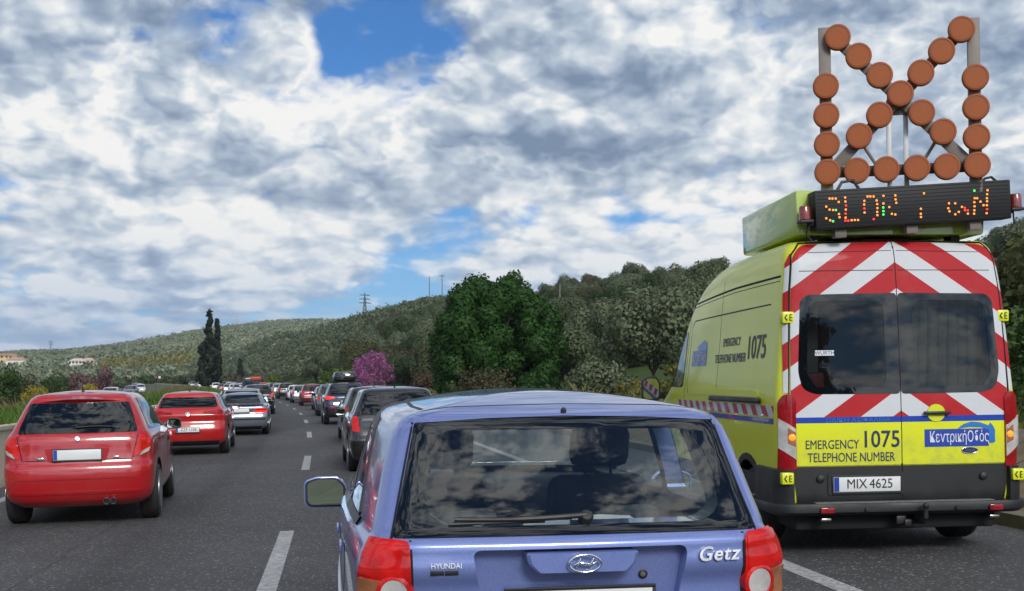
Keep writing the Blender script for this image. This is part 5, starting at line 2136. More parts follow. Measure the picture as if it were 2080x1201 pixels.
# ---- single plants
def big_tree():
    rng = np.random.default_rng(21)
    bl = []
    w, h = 8.3, 8.4
    for i in range(66):          # boughs spread evenly over a rounded crown, each its own tuft
        t = i * 2.39996 + rng.uniform(-.25, .25)
        zz = (i + .5) / 66
        c = 1.70 * zz - .74
        r = .62 + .50 * rng.random()
        rr = (w / 2 - r * .7) * math.sqrt(max(.03, 1 - c * c)) * rng.uniform(.86, 1.04)
        bl.append((math.cos(t) * rr, math.sin(t) * rr, .9 + r * .5 + zz * (h - 1.9), r))
    for i in range(16):
        bl.append((rng.normal() * 1.1, rng.normal() * 1.1, rng.uniform(2, 6.0), 1.2))
    for dx, dz, r in ((.95, 8.5, .55), (.6, 8.1, .7), (-.9, 8.0, .6), (-2.4, 7.3, .6)):
        bl.append((dx, 0, dz, r))
    me = crown_mesh('crown', 22, bl, 95000, .145, aspect=1.5, shell=.68, flat=.28)
    x, y, z = spot(1010, 68)
    plant('broadleaf_tree', 'large round dark green broadleaf tree standing alone at the foot of the hill', 'tree', (x, y, z - .5), me, DEEP, trunk_mesh(3, 6.5, .3, 2.6, 8, -.6, .3))


big_tree()


def shrub(px, Y, w, h, m, name, label, seed, n=2600, size=.12, nb=14, z0=.05, group=None, cat='shrub', rm=(.16, .28), trunk=True, **kw):
    bl = dome(seed, w, h, z0, nb, w * rm[0], w * rm[1])
    me = crown_mesh('foliage', seed, bl, n, size, **kw)
    x, y, z = spot(px, Y)
    tm = trunk_mesh(seed, h * .8, max(.03, w * .016), w * .32, 7, -.2, .22) if trunk else None
    return plant(name, label, cat, (x, y, z), me, m, tm, group, crown_name='foliage', trunk_name='stems')


shrub(754, 95, 4.3, 4.3, PINK, 'judas_tree', 'judas tree in full magenta blossom beside the queue', 31, 5200, .10, 34, .45, cat='tree', rm=(.07, .15), shell=.35, flat=.5)
shrub(866, 88, 3.0, 2.6, RUST, 'rust_shrub', 'rust brown rounded shrub between the pink tree and the big green tree', 32, 4200, .10, 16, .25)
shrub(820, 84, 2.0, 1.7, BROWN, 'low_bush', 'low olive-brown bush left of the rust brown shrub', 33, 2600, .10, 12)
shrub(990, 56, 3.7, 2.7, BROWN, 'tangled_bush', 'tangled brown-green bush in front of the big green tree', 34, 5200, .09, 20, .1, rm=(.10, .2), shell=.35, flat=.55)
shrub(935, 58, 1.6, 2.9, LEAFG, 'leafy_sapling', 'leafy sapling at the left foot of the big green tree', 35, 2600, .10, 10)
shrub(1090, 58, 1.9, 2.5, DEEP, 'leafy_sapling', 'deep green sapling at the right foot of the big tree', 36, 2600, .10, 10)
shrub(1150, 50, 3.2, 1.9, BROWN, 'tangled_bush', 'brownish thicket between the big tree and the van', 37, 4200, .09, 16, .1, rm=(.10, .2), shell=.35, flat=.55)
shrub(1215, 62, 3.4, 2.8, OLIVE, 'roadside_tree', 'dull green tree behind the brownish thicket', 38, 5200, .13, 18, .3, cat='tree')
shrub(1330, 66, 6.0, 5.6, OLIVE, 'roadside_tree', 'tall grey-green tree rising just left of the yellow van', 39, 12000, .16, 26, .5, cat='tree')
shrub(1300, 44, 2.3, 1.9, YELG, 'yellow_leaved_bush', 'yellow-leaved bush with bare twigs beside the van mirror', 40, 1900, .10, 15, .2, rm=(.09, .17), shell=.4, flat=.55)
shrub(1385, 48, 2.0, 2.6, YELG, 'yellow_leaved_bush', 'taller yellow-leaved bush partly hidden by the van', 41, 1600, .10, 15, .3, rm=(.09, .17), shell=.4, flat=.55)
shrub(905, 70, 3.4, .75, YELG, 'flowering_weeds', 'low yellow-green flowering weeds above the black estate', 42, 2200, .09, 16, 0, rm=(.08, .14), trunk=False)
shrub(960, 60, 2.6, .65, YELG, 'flowering_weeds', 'low yellow-green weeds at the foot of the tangled bush', 43, 1800, .09, 14, 0, rm=(.08, .14), trunk=False)
shrub(2075, 24, 3.2, 3.4, LEAFG, 'roadside_shrub', 'mid green shrub at the right edge behind the van', 44, 7000, .09, 18, .1)
shrub(2150, 30, 4.5, 5.0, SCRUB, 'roadside_tree', 'dull green tree at the far right edge behind the shrub', 45, 6000, .14, 18, .2, cat='tree')
shrub(2100, 17, 1.6, 1.3, LIME, 'kerb_bush', 'light green bush on the slope above the kerb', 46, 2600, .06, 12)
shrub(553, 190, 3.0, 3.0, LIME, 'lime_tree', 'small fresh lime green tree at the far end of the queue', 47, 1800, .22, 10, .2, cat='tree')
shrub(690, 140, 5.2, 3.6, LIME, 'lime_tree', 'yellow-green tree just left of the pink blossom', 48, 3600, .20, 16, .3, cat='tree')
shrub(525, 230, 3.6, 3.4, MAUVE, 'bare_shrub', 'brownish bare shrub by the end of the queue', 49, 1600, .25, 10, .2)
# left side, beyond the other carriageway
shrub(160, 105, 1.9, 3.5, MAUVE, 'mauve_shrub', 'mauve twiggy shrub left of the yellow broom', 50, 2600, .10, 12, .2)
shrub(206, 118, 2.8, 4.3, MAUVE, 'mauve_shrub', 'taller mauve twiggy shrub behind the yellow broom', 51, 2600, .12, 12, .5)
shrub(180, 100, 2.0, 2.5, BROOM, 'yellow_broom', 'bright yellow flowering broom between the two mauve shrubs', 52, 3200, .07, 12, 0)
shrub(207, 104, 1.0, 2.0, BROOM, 'yellow_broom', 'small yellow broom right of the bright one', 53, 1200, .07, 8, 0)
shrub(75, 92, 2.6, 2.5, BROOM, 'speckled_broom', 'green broom speckled with yellow flowers on the left bank', 54, 2000, .07, 12, 0)
shrub(12, 80, 2.6, 3.6, LEAFG, 'bank_bush', 'bright green bush at the left edge of the bank', 55, 4200, .10, 14, .1)
shrub(52, 100, 2.6, 3.4, BROWN, 'bank_bush', 'olive-brown bush next to the bright green one at the left edge', 56, 2600, .12, 12, .1)
shrub(108, 108, 2.8, 3.5, LEAFG, 'bank_bush', 'dark green bush behind the speckled broom', 57, 3400, .11, 14, .1)
shrub(140, 112, 2.0, 3.2, SCRUB, 'bank_bush', 'dull green bush just left of the mauve shrubs', 58, 2400, .11, 12, .1)
shrub(-40, 75, 3.0, 3.2, SCRUB, 'bank_bush', 'dull bush beyond the left edge', 59, 2400, .14, 12, .1)
k = 0
for px, Y, w, h, m_ in ((262, 330, 6, 3.4, SCRUB), (300, 350, 7, 3.6, LEAFG), (335, 350, 6, 3.2, SCRUB), (375, 360, 7, 3.8, SCRUB), (235, 310, 5, 2.8, OLIVE), (402, 380, 6, 3.4, OLIVE), (470, 330, 6, 3.0, BROWN), (500, 320, 6, 2.6, BROWN)):
    shrub(px, Y, w, h, m_, 'valley_tree', ['dark tree by the far road left of the twin cypresses', 'green tree in the middle of the far roadside row', 'dull tree between the far roadside row and the cypresses', 'dark tree at the left foot of the cypresses',
          'pale olive at the left end of the far roadside row', 'pale olive right at the foot of the cypresses', 'brownish bush just right of the cypress foot', 'brownish bush above the queue end'][k], 70 + k, 1500, .45, 10, .2, cat='tree')
    k += 1


def cypress(px, Y, h, w, seed, label, ragged=.3):
    rng = np.random.default_rng(seed)
    bl = []
    for i in range(46):
        t = (i + .5) / 46
        wz = w / 2 * (math.sin(min(1, t * 4.2) * math.pi / 2) * (1 - t**1.25)) + .12
        a = rng.uniform(0, 6.28)
        bl.append((math.cos(a) * wz * (.55 + ragged * rng.random()), math.sin(a) * wz * .6, .2 + t * h, .28 + wz * .5))
    me = crown_mesh('crown', seed, bl, 5200, .42, aspect=1.8, shell=.4, flat=.4, sq=(1, 1, 1.5))
    x, y, z = spot(px, Y)
    plant('cypress', label, 'tree', (x, y, z), me, CYP, trunk_mesh(seed, h * .5, .18, .3, 3))


cypress(424, 230, 16.2, 3.3, 80, 'broad ragged dark cypress left of the slim one', .9)
cypress(441, 238, 14.6, 1.2, 81, 'slim dark cypress right of the broad one', .3)
cypress(488, 330, 7.5, 1.3, 82, 'small distant cypress on the slope right of the twin cypresses', .2)
# trees behind the viewer, seen mirrored in the van's back windows
for i, (x, y, w, h) in enumerate(((-14, -26, 8, 9), (15, -30, 9, 10), (-26, -48, 9, 9), (24, -55, 10, 11), (12, -62, 8, 9))):
    bl = dome(90 + i, w, h, 1.0, 16, 1.2, 2.1)
    plant('roadside_tree', 'tree behind the viewer, mirrored in the van windows', 'tree', (x, y, gz(x, y) - .1), crown_mesh('crown', 90 + i, bl, 3200, .45, shell=.5), SCRUB, trunk_mesh(i, h * .7, .25, 2), 'trees mirrored in the van windows')


# ---- grass of the median and verges: blades, nobody could count them
def grass(name, label, u0, u1, s0, s1, n, hmin, hmax, cols, seed, dzf, wid=.035, tip=.3):
    rng = np.random.default_rng(seed)
    s = s0 + (s1 - s0) * rng.random(n)**1.6
    u = u0 + (u1 - u0) * rng.random(n)
    hd = _heading(s)
    x = np.interp(s, _S, _CX) + u * np.cos(hd)
    y = np.interp(s, _S, _CY) - u * np.sin(hd)
    z = road_z(s) + KX * np.clip(u, -26, 7) + np.interp(u, *dzf)
    clump = .65 + .5 * np.sin(x * 1.7) * np.sin(y * 1.3) + .25 * np.sin(x * .45 + y * .6)
    h = (hmin + (hmax - hmin) * rng.random(n)) * np.clip(clump, .4, 1.25)
    a = rng.random(n) * 3.14
    k = 1 + np.clip(s - 25, 0, 200) * .03
    wx, wy = np.cos(a) * wid * k, np.sin(a) * wid * k
    lx, ly = rng.normal(size=n) * tip * h, rng.normal(size=n) * tip * h
    b = np.stack([x, y, z - .05], 1)
    w = np.stack([wx, wy, np.zeros(n)], 1)
    m_ = b + np.stack([lx * .35, ly * .35, h * .6], 1)
    t = b + np.stack([lx, ly, h], 1)
    q = np.stack([b - w, b + w, m_ + w * .7, t], 1).reshape(-1, 3)
    o = link(name, np_quads(name, q, n), leaf_mat(name, cols, .35))
    o['kind'] = 'stuff'
    o['label'] = label


MED = ([-13.6, -12.3, -9.5, -7, -5.75], [.05, .35, .66, .80, .60])
grass('median_grass', 'tall green grass in the median behind the concrete wall', -9.6, -5.85, 6, 130, 60000, .30, .66, [(0.085, 0.175, 0.024), (0.09, 0.18, 0.025), (0.13, 0.19, 0.04)], 3, MED, .02)
grass('dry_grass', 'dry seeding grass along the crest of the median', -13.0, -8.0, 14, 220, 22000, .35, .80, [(0.20, 0.155, 0.085), (0.20, 0.16, 0.09), (0.13, 0.12, 0.05)], 4, MED, .018)
grass('bank_grass', 'rough grass on the bank beyond the other carriageway', -44, -24.5, 30, 300, 26000, .3, .75, [(0.085, 0.12, 0.028), (0.09, 0.12, 0.03), (0.17, 0.14, 0.06)], 5, ([-44, -33, -27, -24.4], [.2, .25, .1, .05]), .03)
grass('verge_grass', 'yellow-green grass and weeds on the right verge', 9.0, 21, 8, 230, 42000, .25, .75, [(0.095, 0.125, 0.026), (0.10, 0.13, 0.026), (0.17, 0.15, 0.05)], 6, ([8.7, 10.5, 14, 22.5], [.82, .6, .3, .35]), .03)


# ------------------------------------------------------------------ the other cars of the jam
def side_glass_poly(H, zb, zt, r0=.32, r1=.30, f0=.34, f1=.16):
    fr = lambda z: float(H.fyr(z))
    ff = lambda z: float(H.fyf(z))
    zm = (zb + zt) / 2
    return smooth_poly([(fr(zb) + r0, zb), (fr(zm) + (r0 + r1) / 2, zm + .04), (fr(zt) + r1, zt), (ff(zt) - f1, zt), (ff(zm) - (f0 + f1) / 2, zm), (ff(zb) - f0, zb - .02)], 4, .15)


def make_car(name, label, prof, P, L=None, crown=.06, cx=.22, cy=.16, bow=.05, tr=.05, win=None, wr=.12, border=True, lights=(), plate=None, wheels=(.62, 3.2, .31),
             mirror=(2.1, .98), side=(1.0, 1.38), seams=(), det=2, rim='alloy', bumper=None, badge=None, wiper=True, ant=None, extra=None, bow_top=None, cx_top=.15, front=True, group=None, cat='car', reg=None, mirror_mat=None, sidekw={}):
    H = Hull(prof, crown=crown, bow=bow, cx=cx, cy=cy, taper_r=tr, nz=64 if det > 1 else 40, nside=36 if det > 1 else 24, bow_top=bow_top, cap_n=7, cx_top=cx_top, z_top=side[0] + .02)
    root = empty(name)
    tag(root, label, cat, group)
    yr_, yf_, rr = wheels
    me = hull_normals(boolean(H.me.copy(), arch_cutters((yr_, yf_), rr + .045, .50)), H)
    body = link('body', me, [P, M['black']], root)
    for pl in me.polygons:
        if pl.center.z < rr * 2 + .12:
            n, dist, hp = H.near_normal(pl.center)
            if dist > .015 or pl.center.z < .21:
                pl.material_index = 1
    res = .05 if det > 1 else .10
    if win:
        decal('rear_window', H, 'rear', smooth_poly(win, 5, wr), M['dark_glass'], root, .005, res, depth=.012)
    for ax in ('left', 'right'):
        sg = side_glass_poly(H, *side, **sidekw)
        decal('side_window', H, ax, sg, M['side_glass'], root, .005, .09 if det > 1 else .14, depth=.01)
        if det > 1:
            ym = (yr_ + yf_) / 2
            pil = [strip(None, H, ax, [(ym - .15, side[0] - .01), (ym - .22, side[1] + .005)], .06, None, None, .007, .06)]
            join_meshes('pillar_trim', pil, M['black'], root)
            z0 = rr * .95
            mes = [strip(None, H, ax, [(ym - .12, side[0] - .02), (ym - .14, z0), (ym + 1.0, z0), (ym + 1.15, side[0] - .05)], .008, None, None, .0012, .06)]
            join_meshes('door_seam', mes, M['gap'], root)
            s = -1 if ax == 'left' else 1
            q, n = H.at(ax, ym + .02, side[0] - .10)
            MB().box((q.x - .012, ym - .06, side[0] - .115), (q.x + .012, ym + .12, side[0] - .085), .006).build('door_handle', P, root).location = (s * .014, 0, 0)
    if front:
        zt, zb = side[1], side[0] + .03
        wt, wb = float(H.fw(zt)), float(H.fw(zb))
        decal('windscreen', H, 'front', smooth_poly([(-wt + .12, zt), (wt - .12, zt), (wb - .10, zb), (-wb + .10, zb)], 4, .1), M['side_glass'], root, .005, .12, depth=.01)
        for s in (1, -1):
            fl = (lambda p: p) if s > 0 else mir
            w7 = float(H.fw(.68))
            decal('headlight', H, 'front', fl(smooth_poly([(w7 * .48, .62), (w7 * .82, .66), (w7 * .86, .76), (w7 * .50, .70)], 3, .25)), M['clear_lens'], root, .006, .08, depth=.02)
    for mat_, poly in lights:
        for s in (1, -1):
            decal('tail_light', H, 'rear', smooth_poly(poly if s > 0 else mir(poly), 4, .2), M[mat_], root, .012, res * .7, depth=.03, bulge=.006)
    for mat_, poly, nm in (extra or ()):
        for s in (1, -1):
            decal(nm, H, 'rear', smooth_poly(poly if s > 0 else mir(poly), 4, .2), M[mat_], root, .020, res * .6, depth=.012)
    if bumper:
        for nm, m_, poly in bumper:
            decal(nm, H, 'rear', poly, M[m_] if isinstance(m_, str) else m_, root, .010, res, depth=.02)
    if seams:
        join_meshes('tailgate_seam', [strip(None, H, 'rear', sm, .010, None, None, .0014, .05, .02) for sm in seams], M['gap'], root)
    if plate:
        q, n = H.at('rear', 0, plate[0])
        if det > 1:
            numberplate(root, plate[1] if len(plate) > 1 else 0, q.y - .022, plate[0], reg, .52, .11, .05)
        else:
            MB().box((-.26, q.y - .02, plate[0] - .055), (.26, q.y + .02, plate[0] + .055), .004).build('number_plate', M['plate'], root)
    if badge:
        q, n = H.at('rear', 0, badge[0])
        MB().lathe([(badge[1], -.01), (badge[1], .006), (badge[1] * .8, .011), (.0001, .012)], q, n, 24).build('emblem', M['chrome'], root)
    if wiper and win:
        zb = min(p[1] for p in win)
        pts = []
        for i in range(9):
            q, n = H.at('rear', -.02 + i * .05, zb + .05 + .01 * math.sin(i / 8 * 3))
            pts.append(q + n * .018)
        MB().tube(pts, [.011] + [.008] * 8, 6).build('rear_wiper', M['black'], root)
    if ant:
        q, n = H.at('top', 0, ant[0])
        antenna(root, 0, ant[0], q.z, ant[1], ant[2])
    for s in (-1, 1):
        w_ = float(H.fw(rr * 1.2))
        for y in (yr_, yf_):
            wheel(root, s * (w_ - .012), y, rr, .21, rim, detail=det > 1)
        if mirror:
            wing_mirror(root, s * (float(H.fw(mirror[1])) + .10), mirror[0], mirror[1], mirror_mat or (P if det > 1 else M['black']), .20, .14)
    return root, H


def put(root, s, u, dyaw=0.0, dz=0.0):
    p = road(s, u, dz)
    root.location = p
    root.rotation_euler = (-math.atan(float(road_z(s + 3) - road_z(s)) / 3) * -1, -KX, road_yaw(s) + dyaw)
    return root


def at_xy(root, x, y, yaw, dz=0.0):
    s, u = road_su(np.array([x]), np.array([y]))
    root.location = (x, y, float(road_z(s[0])) + KX * min(float(u[0]), 7) + dz)
    root.rotation_euler = (0, -KX, yaw)
    return root


RED = paint('red_paint', (0.39, 0.004, 0.008), 0.0, 0.3, 0.02)
RED2 = paint('signal_red_paint', (0.44, 0.008, 0.008), 0.0, 0.3, 0.02)
SILV = paint('silver_paint', (0.40, 0.42, 0.45), 0.7, 0.3)
GREYB = paint('blue_grey_paint', (0.12, 0.14, 0.19), 0.6, 0.3)
BLK = paint('black_paint', (0.010, 0.011, 0.013), 0.3, 0.25)
DBLU = paint('dark_blue_paint', (0.014, 0.022, 0.055), 0.5, 0.28)
WHT = paint('white_paint', (0.66, 0.67, 0.68), 0.0, 0.35)
MAR = paint('maroon_paint', (0.17, 0.008, 0.018), 0.35, 0.3)
BLUE_ = paint('blue_paint', (0.02, 0.06, 0.26), 0.4, 0.3)
GRYD = paint('graphite_paint', (0.055, 0.06, 0.066), 0.6, 0.3)
CHAMP = paint('champagne_paint', (0.33, 0.31, 0.27), 0.6, 0.32)

P207 = [(.21, .16, 3.80, .74), (.29, .05, 3.93, .83), (.40, .0, 4.0, .862), (.55, -.02, 4.03, .872), (.64, -.01, 4.03, .874), (.70, .025, 4.02, .874), (.82, .045, 3.95, .872), (.93, .055, 3.62, .864), (.99, .08, 3.30, .835),
        (1.05, .135, 3.02, .79), (1.15, .215, 2.74, .742), (1.25, .285, 2.50, .694), (1.34, .34, 2.28, .645), (1.40, .38, 2.1, .60), (1.432, .43, 1.98, .555)]
red_hatch, H1 = make_car(
    'red_hatchback', 'bright red hatchback with twin exhaust tips and pixel-pale number plate, nearest in the left lane', P207, RED, crown=.05, cx=.30, cy=.24, bow=.07, tr=.06,
    win=[(-.545, 1.345), (.545, 1.345), (.66, 1.015), (-.66, 1.015)], wr=.10,  # dark glass runs on upwards, standing in for the shade under the spoiler
    lights=[('red_lens', [(.60, .735), (.775, .80), (.790, .93), (.745, .985), (.685, .975), (.63, .86)])],
    extra=[('clear_lens', [(.672, .752), (.762, .795), (.778, .845), (.70, .800)], 'reversing_lens')],
    plate=(.785,), wheels=(.70, 3.24, .315), mirror=(2.52, 1.02), side=(1.035, 1.385), mirror_mat=M['black'],
    seams=[[(-.60, .725), (.60, .725)], [(-.60, .735), (-.66, .985)], [(.60, .735), (.66, .985)], [(-.70, .545), (.70, .545)], [(-.72, .385), (.72, .385)]],
    bumper=[('bumper_crease', RED, [(-.66, .52), (.66, .52), (.68, .55), (-.68, .55)]), ('bumper_lip', RED, [(-.70, .36), (.70, .36), (.72, .39), (-.72, .39)])],
    badge=(.955, .032), ant=(.62, .09, .5))
# roof spoiler, exhaust tips and a plinth for the plate
mb = MB()
v, f = [], []
for i in range(13):
    x = -.55 + 1.1 * i / 12
    e = 1 - (x / .55)**2
    y0 = .30 + .11 * (x / .55)**2
    v += [(x, y0 + .03, 1.320 + .038 * e), (x, y0, 1.340 + .046 * e), (x * .97, .56, 1.385 + .078 * e), (x * .97, .56, 1.30 + .05 * e)]
for i in range(12):
    for j in range(4):
        f.append([i * 4 + j, i * 4 + (j + 1) % 4, i * 4 + 4 + (j + 1) % 4, i * 4 + 4 + j])
f += [[0, 1, 2, 3], [51, 50, 49, 48]]
mb.add(v, f).build('roof_spoiler', RED, red_hatch, 40)
for x in (.31, .385):
    et = MB().lathe([(.034, .22), (.036, .0), (.033, -.003), (.030, .0), (.029, .05)], (x, .012, .268), (0, 1, 0), 20).build('exhaust_tip', M['exhaust'], red_hatch)
    MB().lathe([(.0295, .0), (.0295, .004), (.0001, .004)], (x, .030, .268), (0, 1, 0), 20).build('bore_shade_disc', M['gap'], et)  # black disc painted in for the shade inside the pipe
MB().prism(smooth_poly([(-.31, .715), (.31, .715), (.35, .852), (-.35, .852)], 4, .15), 'y', .022, .08).build('plate_recess', RED, red_hatch)
for (x, z, w_) in ((-.40, .745, .075), (.42, .745, .06)):
    q, n = H1.at('rear', x, z)
    MB().box((x - w_ / 2, q.y - .006, z - .012), (x + w_ / 2, q.y + .01, z + .012), .003).build('trim_badge', M['chrome'], red_hatch)
at_xy(red_hatch, -4.95, 13.15, .225)
red_hatch.scale = (1, 1, 1.05)

PAST = [(.22, .20, 4.1, .76), (.30, .08, 4.25, .86), (.42, .02, 4.34, .892), (.58, -.01, 4.37, .90), (.68, .01, 4.37, .902), (.80, .05, 4.3, .90), (.92, .03, 3.95, .892), (1.0, .07, 3.55, .868), (1.06, .12, 3.2, .825),
        (1.14, .22, 2.9, .78), (1.24, .32, 2.6, .725), (1.34, .39, 2.35, .665), (1.40, .43, 2.18, .62), (1.43, .48, 2.08, .58)]
red2, H2 = make_car(
    'red_hatchback', 'red hatchback with slim dark tail lights just ahead of the nearest red one', PAST, RED2, crown=.055, cx=.30, cy=.26, bow=.08, tr=.07,
    win=[(-.60, 1.335), (.60, 1.335), (.665, 1.10), (-.665, 1.10)], wr=.16,
    lights=[('dark_red_lens', [(.34, .955), (.76, .94), (.79, .99), (.755, 1.035), (.36, 1.01)])],
    extra=[('red_reflector', [(.36, .985), (.56, .98), (.56, 1.005), (.37, 1.008)], 'reversing_lens')],
    plate=(.60,), reg='ZZP 1106', wheels=(.80, 3.46, .325), mirror=(2.75, 1.05), side=(1.06, 1.385),
    seams=[[(-.66, 1.0), (-.62, .80), (.62, .80), (.66, 1.0)]],
    bumper=[('diffuser', 'black', [(-.64, .235), (.64, .235), (.70, .34), (-.70, .34)])], badge=(.955, .055), ant=(.75, .05, .9))
at_xy(red2, -7.42, 26.4, .19)

PBMW = [(.20, .20, 4.2, .74), (.28, .06, 4.38, .83), (.42, .0, 4.46, .868), (.58, -.02, 4.49, .876), (.66, .0, 4.49, .878), (.74, .03, 4.45, .878), (.86, .015, 4.2, .87), (.925, .035, 3.8, .86), (.955, .10, 3.55, .85), (.985, .40, 3.30, .82), (1.0, .62, 3.15, .79),
        (1.10, .82, 2.95, .735), (1.20, 1.02, 2.72, .68), (1.28, 1.22, 2.52, .63), (1.32, 1.40, 2.38, .58)]
bmw, H3 = make_car(
    'grey_coupe', 'blue-grey coupe with lit red tail lights, third in the left lane', PBMW, paint('silver_blue_paint', (0.21, 0.235, 0.29), 0.6, 0.3), crown=.05, cx=.22, cy=.14, bow=.04, tr=.05,
    win=[(-.50, 1.285), (.50, 1.285), (.60, 1.025), (-.60, 1.025)], wr=.14,
    lights=[('lit_red', [(.42, .72), (.80, .73), (.80, .86), (.44, .87)])], extra=[('red_lens', [(.44, .80), (.79, .80), (.79, .855), (.45, .86)], 'indicator_lens')],
    plate=(.80,), wheels=(.98, 3.70, .32), mirror=(2.85, 1.0), side=(1.0, 1.27), sidekw=dict(r0=.15, r1=.12),
    seams=[[(-.70, .70), (.70, .70)]], bumper=[('bumper_strip', 'black', [(-.76, .50), (.76, .50), (.76, .545), (-.76, .545)]), ('rear_apron', 'black', [(-.60, .215), (.60, .215), (.64, .30), (-.64, .30)])], badge=(.90, .035), wiper=False)
mb = MB()
v, f = [], []
for i in range(11):
    x = -.70 + 1.4 * i / 10
    y0 = .02 + .05 * (x / .7)**2
    v += [(x, y0, .945), (x, y0 - .03, .985), (x, y0 + .12, .972)]
for i in range(10):
    for j in range(3):
        f.append([i * 3 + j, i * 3 + (j + 1) % 3, i * 3 + 3 + (j + 1) % 3, i * 3 + 3 + j])
mb.add(v, f).build('boot_lip', GREYB, bmw, 40)
at_xy(bmw, -8.60, 36.6, .19)

PEST = [(.22, .16, 4.3, .78), (.30, .04, 4.45, .85), (.45, .0, 4.55, .875), (.58, -.02, 4.56, .88), (.66, .02, 4.55, .88), (.80, .05, 4.45, .878), (.92, .06, 4.0, .868), (1.0, .09, 3.6, .84), (1.06, .14, 3.3, .80),
        (1.16, .22, 3.0, .755), (1.26, .29, 2.75, .71), (1.36, .35, 2.5, .665), (1.43, .40, 2.3, .63), (1.465, .45, 2.2, .59)]
def estate(label, P, **kw):
    a = dict(crown=.05, cx=.22, cy=.18, bow=.05, tr=.05, win=[(-.555, 1.40), (.555, 1.40), (.66, 1.03), (-.66, 1.03)], wr=.08,
             lights=[('red_lens', [(.66, .73), (.79, .74), (.80, .90), (.775, 1.0), (.70, 1.0), (.68, .86)])], plate=(.80,), wheels=(.85, 3.55, .32), mirror=(2.75, 1.03), side=(1.045, 1.42),
             seams=[[(-.65, .66), (.65, .66)]], bumper=[('bumper_strip', 'black', [(-.74, .50), (.74, .50), (.74, .55), (-.74, .55)])], badge=(.94, .04), ant=(.75, .12, 1.2))
    a.update(kw)
    return make_car('estate_car', label, PEST, P, **a)[0]


PSUV = [(.28, .18, 4.2, .80), (.36, .06, 4.33, .88), (.52, .0, 4.42, .905), (.70, -.02, 4.43, .91), (.80, .03, 4.42, .91), (.95, .06, 4.3, .908), (1.06, .07, 3.9, .895), (1.12, .10, 3.5, .865), (1.18, .16, 3.25, .82),
        (1.30, .26, 2.95, .765), (1.42, .34, 2.68, .71), (1.52, .40, 2.45, .665), (1.575, .44, 2.3, .63), (1.605, .49, 2.2, .59)]
def suv(label, P, **kw):
    a = dict(crown=.055, cx=.24, cy=.2, bow=.06, tr=.06, win=[(-.57, 1.51), (.57, 1.51), (.67, 1.19), (-.67, 1.19)], wr=.16,
             lights=[('red_lens', [(.46, 1.0), (.79, .97), (.81, 1.08), (.76, 1.16), (.62, 1.10), (.47, 1.08)])], plate=(.88,), wheels=(.82, 3.48, .345), mirror=(2.75, 1.16), side=(1.17, 1.545),
             seams=[[(-.70, .74), (.70, .74)]], bumper=[('lower_bumper', 'black', [(-.74, .34), (.74, .34), (.78, .55), (-.78, .55)])], badge=(1.06, .05), ant=(.75, .05, .9))
    a.update(kw)
    return make_car('suv', label, PSUV, P, **a)[0]


PMPV = [(.22, .16, 4.0, .78), (.30, .05, 4.15, .86), (.46, .0, 4.22, .885), (.62, -.02, 4.24, .89), (.72, .03, 4.22, .89), (.88, .06, 4.0, .886), (1.0, .08, 3.65, .872), (1.08, .12, 3.4, .835),
        (1.22, .20, 3.05, .785), (1.36, .28, 2.75, .73), (1.48, .34, 2.5, .68), (1.54, .38, 2.32, .64), (1.57, .43, 2.2, .60)]
def mpv(label, P, **kw):
    a = dict(crown=.05, cx=.22, cy=.18, bow=.05, tr=.05, win=[(-.57, 1.47), (.57, 1.47), (.67, 1.10), (-.67, 1.10)], wr=.12,
             lights=[('red_lens', [(.68, .78), (.80, .78), (.80, 1.02), (.76, 1.10), (.70, 1.10)])], plate=(.78,), wheels=(.78, 3.4, .32), mirror=(2.7, 1.06), side=(1.09, 1.50),
             seams=[[(-.66, .70), (.66, .70)]], bumper=None, badge=(.98, .05))
    a.update(kw)
    return make_car('people_carrier', label, PMPV, P, **a)[0]


def small(label, P, **kw):
    pr = [(z, yr, yf - .2, w * .95) for z, yr, yf, w in P207]
    a = dict(crown=.05, cx=.26, cy=.2, bow=.06, tr=.06, win=[(-.52, 1.35), (.52, 1.35), (.61, 1.03), (-.61, 1.03)], lights=[('red_lens', [(.60, .78), (.74, .80), (.745, .95), (.70, 1.0), (.64, .98)])],
             plate=(.70,), wheels=(.66, 3.0, .30), mirror=(2.4, 1.02), side=(1.035, 1.385), badge=(.92, .04))
    a.update(kw)
    return make_car('small_hatchback', label, pr, P, **a)[0]


# right lane, ahead of the blue hatchback
G1 = 'cars queueing in the right lane'
c1 = put(estate('black estate car with big red tail lights directly ahead of the blue hatchback', BLK, group=G1), 20.2, 1.05, .02)
c2 = put(estate('dark grey estate car second ahead of the blue hatchback, behind the black estate in view', GRYD, group=G1, lights=[('red_lens', [(.66, .78), (.79, .79), (.80, .95), (.70, .95)])]), 30.3, 1.15, .02)
c3 = put(suv('dark blue SUV carrying a black roof box in the right lane', DBLU, group=G1, lights=[('lit_red', [(.46, 1.02), (.79, .98), (.81, 1.07), (.76, 1.13), (.62, 1.10), (.47, 1.09)])],
             extra=[('red_reflector', [(.45, .62), (.70, .62), (.70, .68), (.45, .68)], 'bumper_reflector')]), 45.2, .92, .01)
